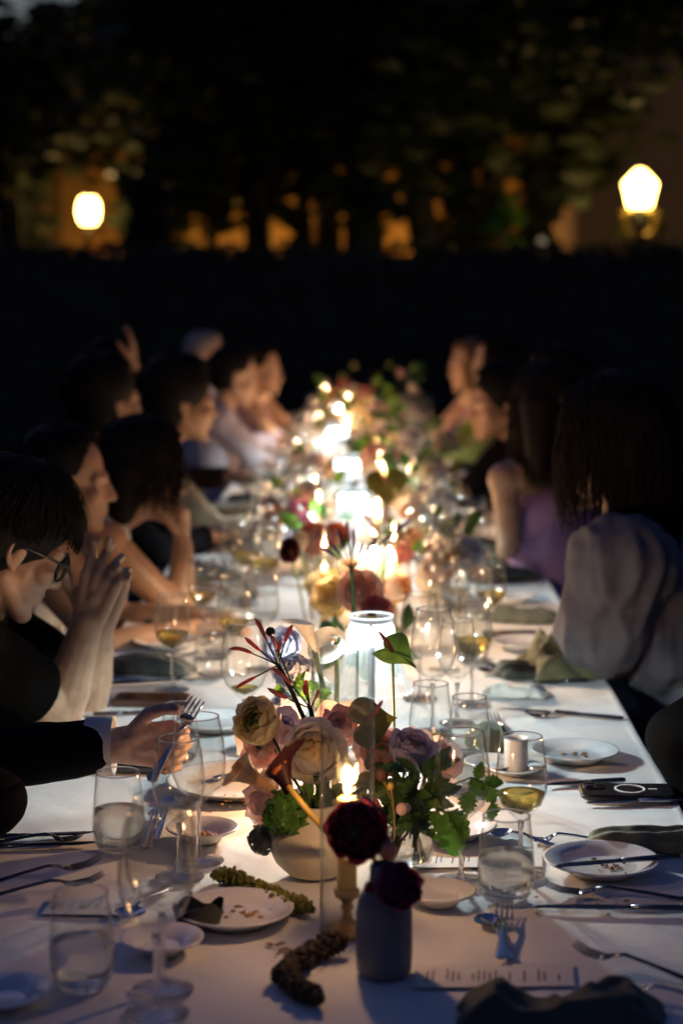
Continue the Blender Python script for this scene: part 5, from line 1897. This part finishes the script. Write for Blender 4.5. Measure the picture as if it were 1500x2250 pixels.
def person(label, root, face, head, sh, skin='skin', hair='hair', top='fab_black', sleeve='long', armR=None, armL=None, handR=None, handL=None,
           yaw=0, pitch=0.1, roll=0, w_=1.0, hs=1.0, hairkw=None, voxel=0.007, seed=1, bottom='fab_navy', strap=False, puff=0.0, eyes=True, gname=None, garment='shirt', thick=0.012, strands=160):
    """root (x, y); face = bearing the body faces (deg, 0 = +y, anticlockwise); head / sh = world positions; arms = (elbow, wrist) world."""
    rn = random.Random(seed)
    root = V((root[0], root[1], 0))
    t = thing('person', label, 'person', root, 0, gname)
    L = lambda p: V(p) - root
    rz = math.radians(face)
    fw = V((-math.sin(rz), math.cos(rz), 0))
    rt = V((math.cos(rz), math.sin(rz), 0))
    R3 = Matrix.Rotation(rz, 3, 'Z')
    hip = V((0, 0, 0.54))
    shc = L(sh)
    hc = L(head)
    up = (shc - hip).normalized()
    Mh = Matrix.Translation(hc) @ Matrix.Rotation(rz + yaw, 4, 'Z') @ Matrix.Rotation(roll, 4, 'Y') @ Matrix.Rotation(-pitch, 4, 'X')
    b = MB()
    chest = hip.lerp(shc, 0.66)
    waist = hip.lerp(shc, 0.33)
    tors = [(hip, (0.165 * w_, 0.125, 0.12)), (waist, (0.135 * w_, 0.105, 0.16)), (chest, (0.158 * w_, 0.112, 0.17))]
    for c, r in tors:
        b.add(ell(c, r, 20, R3))
    SR, SL = shc + rt * 0.155 * w_, shc - rt * 0.155 * w_
    b.add(rcone(shc + rt * 0.11 * w_ + up * 0.005, 0.058, shc - rt * 0.11 * w_ + up * 0.005, 0.058))
    nb = shc + up * 0.03 + fw * 0.0
    nt_ = Mh @ V((0, -0.012, -0.075))
    b.add(rcone(nb, 0.06 * w_, nt_, 0.05 * w_))
    b.add(rcone(nb - up * 0.02 + rt * 0.05, 0.05, nt_ * 0.3 + nb * 0.7, 0.045))
    b.add(rcone(nb - up * 0.02 - rt * 0.05, 0.05, nt_ * 0.3 + nb * 0.7, 0.045))
    add_head(b, Mh, hs)
    g = MB()
    for c, r in tors:
        g.add(ell(c, tuple(x + thick for x in r), 20, R3))
    if not strap:
        g.add(rcone(shc + rt * 0.11 * w_, 0.058 + thick, shc - rt * 0.11 * w_, 0.058 + thick))
        g.add(rcone(shc, 0.065 + thick, nb + up * 0.01, 0.058 * w_ + thick * 0.7))
    for sgn, S, arm, hd in ((1, SR, armR, handR), (-1, SL, armL, handL)):
        if arm is None:
            e = S + fw * 0.2 + rt * sgn * 0.05 - V((0, 0, 0.22))
            wv = e + fw * 0.2 - rt * sgn * 0.12 + V((0, 0, 0.02))
            e.z = max(e.z, 0.76) if abs((e + root).x) < 0.55 else e.z
        else:
            e, wv = L(arm[0]), L(arm[1])
        b.add(ell(S, 0.058 * w_, 14))
        b.add(rcone(S, 0.05 * w_, e, 0.038 * w_))
        b.add(rcone(e, 0.039 * w_, e.lerp(wv, 0.3), 0.041 * w_))
        b.add(rcone(e.lerp(wv, 0.3), 0.041 * w_, wv, 0.0265 * w_))
        if hd is None:
            d = (wv - e).normalized()
            hd = dict(F=d * 0.8 + fw * 0.3, N=V((0, 0, -1)) if abs(d.z) < 0.7 else -rt * sgn, side=sgn if abs(d.z) < 0.7 else -sgn, curl=(0.35, 0.4, 0.45, 0.5))
        if 'curl' in hd:
            hand(b, wv, hd['F'], hd['N'], hd['side'], hd['curl'], hd.get('thumb', 0.4), hd.get('s', 0.95), hd.get('spread', 0.05))
        if sleeve == 'long':
            g.add(ell(S, 0.06 * w_ + thick + puff, 14))
            g.add(rcone(S, 0.05 * w_ + thick + puff, e, 0.042 * w_ + thick + puff))
            g.add(rcone(e, 0.042 * w_ + thick + puff, wv - (wv - e).normalized() * 0.015, 0.031 + thick + puff * 0.4, flat=True))
        elif sleeve == 'short':
            m_ = S.lerp(e, 0.66)
            g.add(ell(S, 0.06 * w_ + thick, 14))
            g.add(rcone(S, 0.055 * w_ + thick, m_, 0.05 * w_ + thick + 0.006, 18, flat=True))
    for k in (-1, 1):
        h0 = hip + rt * k * 0.09 - up * 0.02
        kn = hip + rt * k * 0.1 + fw * 0.40 - V((0, 0, 0.04))
        an = V((kn.x - fw.x * 0.03, kn.y - fw.y * 0.03, 0.09))
        b.add(rcone(h0, 0.08, kn, 0.055))
        b.add(rcone(kn, 0.052, an, 0.036))
        b.add(rcone(an - V((0, 0, 0.05)), 0.036, an + fw * 0.15 - V((0, 0, 0.065)), 0.026))
    link('body', fuse(b, 'body', skin, voxel, 4), t)
    gm = fuse(g, garment, top, 0.008 if voxel > 0.005 else 0.006, 3)
    nvert = len(gm.vertices)
    cos, nrm = [0.0] * (3 * nvert), [0.0] * (3 * nvert)
    gm.vertices.foreach_get('co', cos)
    gm.vertex_normals.foreach_get('vector', nrm)
    for i in range(nvert):
        x, y, z = cos[3 * i:3 * i + 3]
        if puff:
            a = (noise.noise(V((x, y, z)) * 9) * 0.5 + 0.3 - abs(noise.noise(V((x * 13, y * 13, z * 6)))) * 1.1 + noise.noise(V((x * 40, y * 40, z * 14))) * 0.2) * 0.026
        else:
            a = noise.noise(V((x * 16, y * 16, z * 11))) * 0.006
        for k in range(3):
            cos[3 * i + k] += nrm[3 * i + k] * a
    gm.vertices.foreach_set('co', cos)
    gm.update()
    link(garment, gm, t)
    tr = MB()
    tr.add(ell(hip - V((0, 0, 0.01)), (0.178 * w_, 0.138, 0.11), 16, R3))
    for k in (-1, 1):
        h0 = hip + rt * k * 0.09 - up * 0.02
        kn = hip + rt * k * 0.1 + fw * 0.40 - V((0, 0, 0.04))
        an = V((kn.x - fw.x * 0.03, kn.y - fw.y * 0.03, 0.12))
        tr.add(rcone(h0, 0.095, kn, 0.07))
        tr.add(rcone(kn, 0.068, an, 0.055))
    link('trousers', fuse(tr, 'trousers', bottom, 0.014, 2), t)
    if voxel < 0.0045:
        for c, d, dn, r in NAILS:
            x = d.cross(dn)
            part('fingernail', ell(c, (r * 0.78, r * 1.0, r * 0.22), 12, Matrix((x, d, dn)).transposed()), 'nail', t)
    NAILS.clear()
    if eyes:
        for k in (-1, 1):
            part('eye', ell(Mh @ V((k * 0.032, 0.0735, 0.0) ), 0.0105, 12), 'eye', t)
            part('iris', ell(Mh @ V((k * 0.032, 0.0812, 0.0)), 0.0042, 10), 'hair', t)
    kw = dict(n=strands)
    kw.update(hairkw or {})
    add_hair(t, Mh, hair, rn, s=hs, **kw)
    return t, Mh


LONG = dict(fr=0.8, sd=1.5, bk=1.9, hang=0.22, mass=0.16)
BOB = dict(fr=0.8, sd=1.5, bk=1.9, hang=0.13, mass=0.09)
UPDO = dict(fr=0.75, sd=1.1, bk=1.6, bun=(0, -0.115, 0.02, 0.038))
SHORT = dict(fr=0.8, sd=1.1, bk=1.75)

# --- left side
pB, MhB = person('man in glasses and black t-shirt with clasped hands and elbows on the table', (-0.82, 3.30), -80, Q(20, 1195, 3.2), (-0.68, 3.26, 0.955), top='fab_black', sleeve='short',
                 armR=(Q(130, 1572, 3.34), Q(192, 1372, 3.33)), armL=(Q(190, 1540, 3.5), Q(218, 1375, 3.385)), w_=1.1,
                 handR=dict(F=V((0.3, 0.05, 0.95)), N=V((0.15, 1, 0)), side=1, curl=(0.32, 0.42, 0.5, 0.55), thumb=0.3, s=1.02, spread=0.1),
                 handL=dict(F=V((0.22, -0.05, 0.97)), N=V((0.1, -1, 0)), side=-1, curl=(0.12, 0.16, 0.55, 0.6), thumb=0.3, s=1.02, spread=0.12),
                 yaw=0.3, pitch=0.5, hs=1.08, voxel=0.003, hairkw=dict(fr=1.3, sd=1.62, bk=1.98, n=1300, vol=1.14, r0=0.0026, jit=0.22), seed=2)
def eyeglasses(who, Mh):
    gl = link('eyeglasses', None, who)
    gl.matrix_basis = Mh
    for k in (-1, 1):
        pts = [(k * 0.036 + 0.026 * math.cos(a), 0.098, 0.0 + 0.023 * math.sin(a)) for a in [2 * PI * i / 28 for i in range(29)]]
        part('rim', tube(pts, 0.0019, 8, False), 'black_metal', gl)
        part('lens', lathe([(0, 0.0005), (0.025, 0.0005), (0.025, -0.0005), (0, -0.0005)], 28), 'glass', gl, mx=Matrix.Translation((k * 0.036, 0.098, 0)) @ Matrix.Rotation(PI / 2, 4, 'X') @ Matrix.Scale(0.9, 4, (0, 1, 0)))
        part('temple', tube([(k * 0.063, 0.098, 0.008), (k * 0.083, 0.09, 0.008), (k * 0.086, 0.0, 0.006), (k * 0.085, -0.02, -0.01)], 0.0019, 8), 'phone_edge', gl)
    part('bridge', tube([(-0.011, 0.099, 0.003), (0, 0.101, 0.006), (0.011, 0.099, 0.003)], 0.0016, 8), 'black_metal', gl)


eyeglasses(pB, MhB)

wA = Q(258, 1638, 2.76)
pA, MhA = person('person in dark suit reaching in from the left holding a fork upright', (-0.93, 2.66), -85, (-0.74, 2.62, 1.2), (-0.79, 2.63, 0.98), top='fab_suit', sleeve='long', skin='skin_pink',
                 armL=(Q(-70, 1668, 2.74), wA), armR=(Q(-22, 1765, 2.52), (-0.8, 2.5, 0.7)),
                 handL=dict(F=V((1, 0.0, 0.03)), N=V((0.1, -1, -0.1)), side=-1, curl=(0.75, 0.85, 0.95, 1.0), thumb=0.55, s=0.98, spread=0.02),
                 yaw=0.2, pitch=0.2, hairkw=SHORT, voxel=0.0038, seed=3)
cf = link('shirt_cuff', None, pA)
cf.matrix_basis = to_axis((1, 0, 0.01), wA - pA.location - V((0.018, 0, 0)))
part('cuff_band', lathe([(0.041, -0.03), (0.043, 0.012), (0.042, 0.0135), (0.0405, 0.012), (0.039, -0.03)], 32), 'fab_white', cf, mx=Matrix.Scale(1.08, 4, (0, 1, 0)))
fA, fB = Q(330, 1718, 2.66), Q(437, 1530, 2.72)
d_ = fB - fA
L_ = 0.185
t = thing('fork', 'upright silver fork held in the suited hand', 'fork', fA, 0)
xx = d_.normalized()
zz = V((0.2, 1, 0.1))
zz = (zz - xx * zz.dot(xx)).normalized()
yy = zz.cross(xx)
t.rotation_euler = Matrix((xx, yy, zz)).transposed().to_euler()
for n_, b_ in fork_parts(d_.length * 1.0):
    part(n_, b_, 'silver', t)

person('woman in profile with pulled-back black hair, behind the man in glasses', (-0.86, 4.28), -88, Q(150, 1060, 4.3), (-0.76, 4.28, 0.97), top='fab_white', sleeve='none', strap=True, yaw=0.05, pitch=0.08, hairkw=dict(fr=0.85, sd=1.05, bk=1.75, bun=(0, -0.1, -0.02, 0.045)), seed=4, skin='skin_tan', voxel=0.005, hs=1.05, garment='dress', w_=0.92)
pD, MhD = person('bare-shouldered woman with dark bob, glasses and hand at her chin', (-0.80, 4.62), -70, Q(318, 1045, 4.62), (-0.655, 4.62, 0.94), top='fab_white', sleeve='none', strap=False, skin='skin_tan', armR=(Q(395, 1350, 4.55), Q(402, 1195, 4.58)),
       handR=dict(F=V((0.0, 0.15, 1)), N=V((-1, 0.2, 0)), side=1, curl=(0.8, 0.9, 1.0, 1.0), thumb=0.4), yaw=0.2, pitch=0.15, hairkw=dict(BOB, n=500, r0=0.004, vol=1.1), seed=5, voxel=0.005, hs=1.08, garment='dress', w_=0.95)
eyeglasses(pD, MhD)
person('man in dark suit and white collar turned to the far end, left side', (-0.92, 5.55), -70, Q(235, 885, 5.6), (-0.86, 5.55, 1.0), top='fab_suit', yaw=0.35, pitch=0.0, hairkw=dict(SHORT, vol=1.1), seed=6, hs=1.12, skin='skin_tan')
person('man in beige shirt with short black hair in right profile', (-0.80, 6.05), -78, Q(400, 885, 6.05), (-0.70, 6.05, 0.99), top='fab_beige', yaw=0.1, pitch=0.1, hairkw=dict(SHORT, vol=1.12), seed=7, hs=1.15, skin='skin_tan')
person('blurred person in the dark raising a hand to the brow, left side', (-0.95, 7.1), -80, Q(255, 815, 7.1), (-0.9, 7.1, 1.02), top='fab_brown', armR=(Q(300, 905, 6.95), Q(292, 805, 6.95)), hairkw=SHORT, seed=8, skin='skin_tan', handR=dict(F=V((0, 0, 1)), N=V((-1, 0, 0)), side=1, curl=(0.2, 0.2, 0.3, 0.3)))
person('grey-haired man in pale blue shirt, far left end', (-0.90, 9.4), -95, Q(455, 790, 9.4), (-0.84, 9.4, 1.0), top='fab_blue', hair='hair_grey', yaw=-0.3, pitch=0.05, hairkw=SHORT, seed=9, skin='skin_pink', hs=1.1)
person('blurred woman in pale lilac dress bending over the table, far left', (-0.72, 8.3), -80, Q(515, 828, 8.3), (-0.66, 8.3, 0.98), top='fab_palelilac', yaw=0.1, pitch=0.25, hairkw=UPDO, seed=10, skin='skin', hs=1.1)
person('farthest blurred guest on the left with bare arms', (-0.68, 9.7), -100, Q(575, 815, 9.7), (-0.6, 9.7, 0.98), top='fab_rose', sleeve='none', strap=True, hair='hair_brown', yaw=-0.1, hairkw=SHORT, seed=11, skin='skin', hs=1.1, garment='dress')

# --- right side
person('woman in lilac open-backed top with long dark hair, right side', (0.63, 5.3), 32, Q(1192, 895, 5.2), (0.545, 5.22, 1.03), top='fab_lilac', sleeve='none', strap=True, hair='hair_brown', armL=(Q(1118, 1190, 5.12), Q(1110, 1225, 5.4)), w_=0.88, yaw=-0.1, pitch=0.15, hairkw=dict(LONG, n=800, r0=0.003, hang=0.27, vol=1.0), seed=12, hs=1.0, voxel=0.006, garment='top')
person('woman in puffy pale blouse with long dark hair leaning on the right edge', (0.83, 3.98), 62, Q(1340, 985, 3.95), (0.655, 3.93, 0.99), top='fab_blouse', hair='hair_brown', armL=(Q(1320, 1395, 3.83), Q(1275, 1405, 4.1)), armR=((0.82, 4.2, 0.79), (0.66, 4.35, 0.72)), puff=0.032, w_=1.1, thick=0.018, yaw=-0.1, pitch=0.2, hairkw=dict(LONG, n=900, r0=0.003, hang=0.24, vol=1.18, mass=0.2), seed=13, hs=1.12, voxel=0.006, garment='blouse')
person('shadowed long-haired person cut off by the right edge of the picture', (0.86, 2.92), 85, (0.71, 2.97, 1.17), (0.80, 2.95, 0.96), top='fab_black', hair='hair', armL=(Q(1490, 1620, 2.93), (0.72, 2.85, 0.6)), armR=((0.80, 3.2, 0.74), (0.7, 3.1, 0.66)), w_=1.1, yaw=0.0, pitch=0.35, hairkw=dict(fr=0.9, sd=1.5, bk=1.9, hang=0.4, n=1100, mass=0.34, vol=1.1, r0=0.003), seed=14, hs=1.1)
person('man in dark suit with warm-lit face turned to the table, right side', (0.82, 6.95), 100, Q(1092, 890, 6.95), (0.64, 6.95, 0.99), top='fab_suit', yaw=0.25, pitch=0.1, hairkw=dict(SHORT, vol=1.1), seed=15, skin='skin_tan', hs=1.15)
person('blurred woman in dusky pink dress with fair long hair, far right end', (0.68, 9.5), 105, Q(1030, 805, 9.5), (0.58, 9.5, 0.98), top='fab_rose', sleeve='none', strap=True, hair='hair_fair', yaw=0.2, hairkw=LONG, seed=16, hs=1.1, garment='dress')
person('blurred guest in lime-yellow top beside the pink dress, far right', (0.74, 8.75), 100, Q(1085, 800, 8.8), (0.64, 8.8, 0.98), top='fab_lime', hair='hair', yaw=0.0, hairkw=LONG, seed=17, hs=1.1, garment='top')
person('blurred dark-haired guest between the suited man and the lilac woman', (0.95, 6.1), 80, Q(1215, 850, 6.1), (0.88, 6.1, 1.0), top='fab_black', hair='hair', yaw=-0.2, hairkw=SHORT, seed=18, hs=1.1)
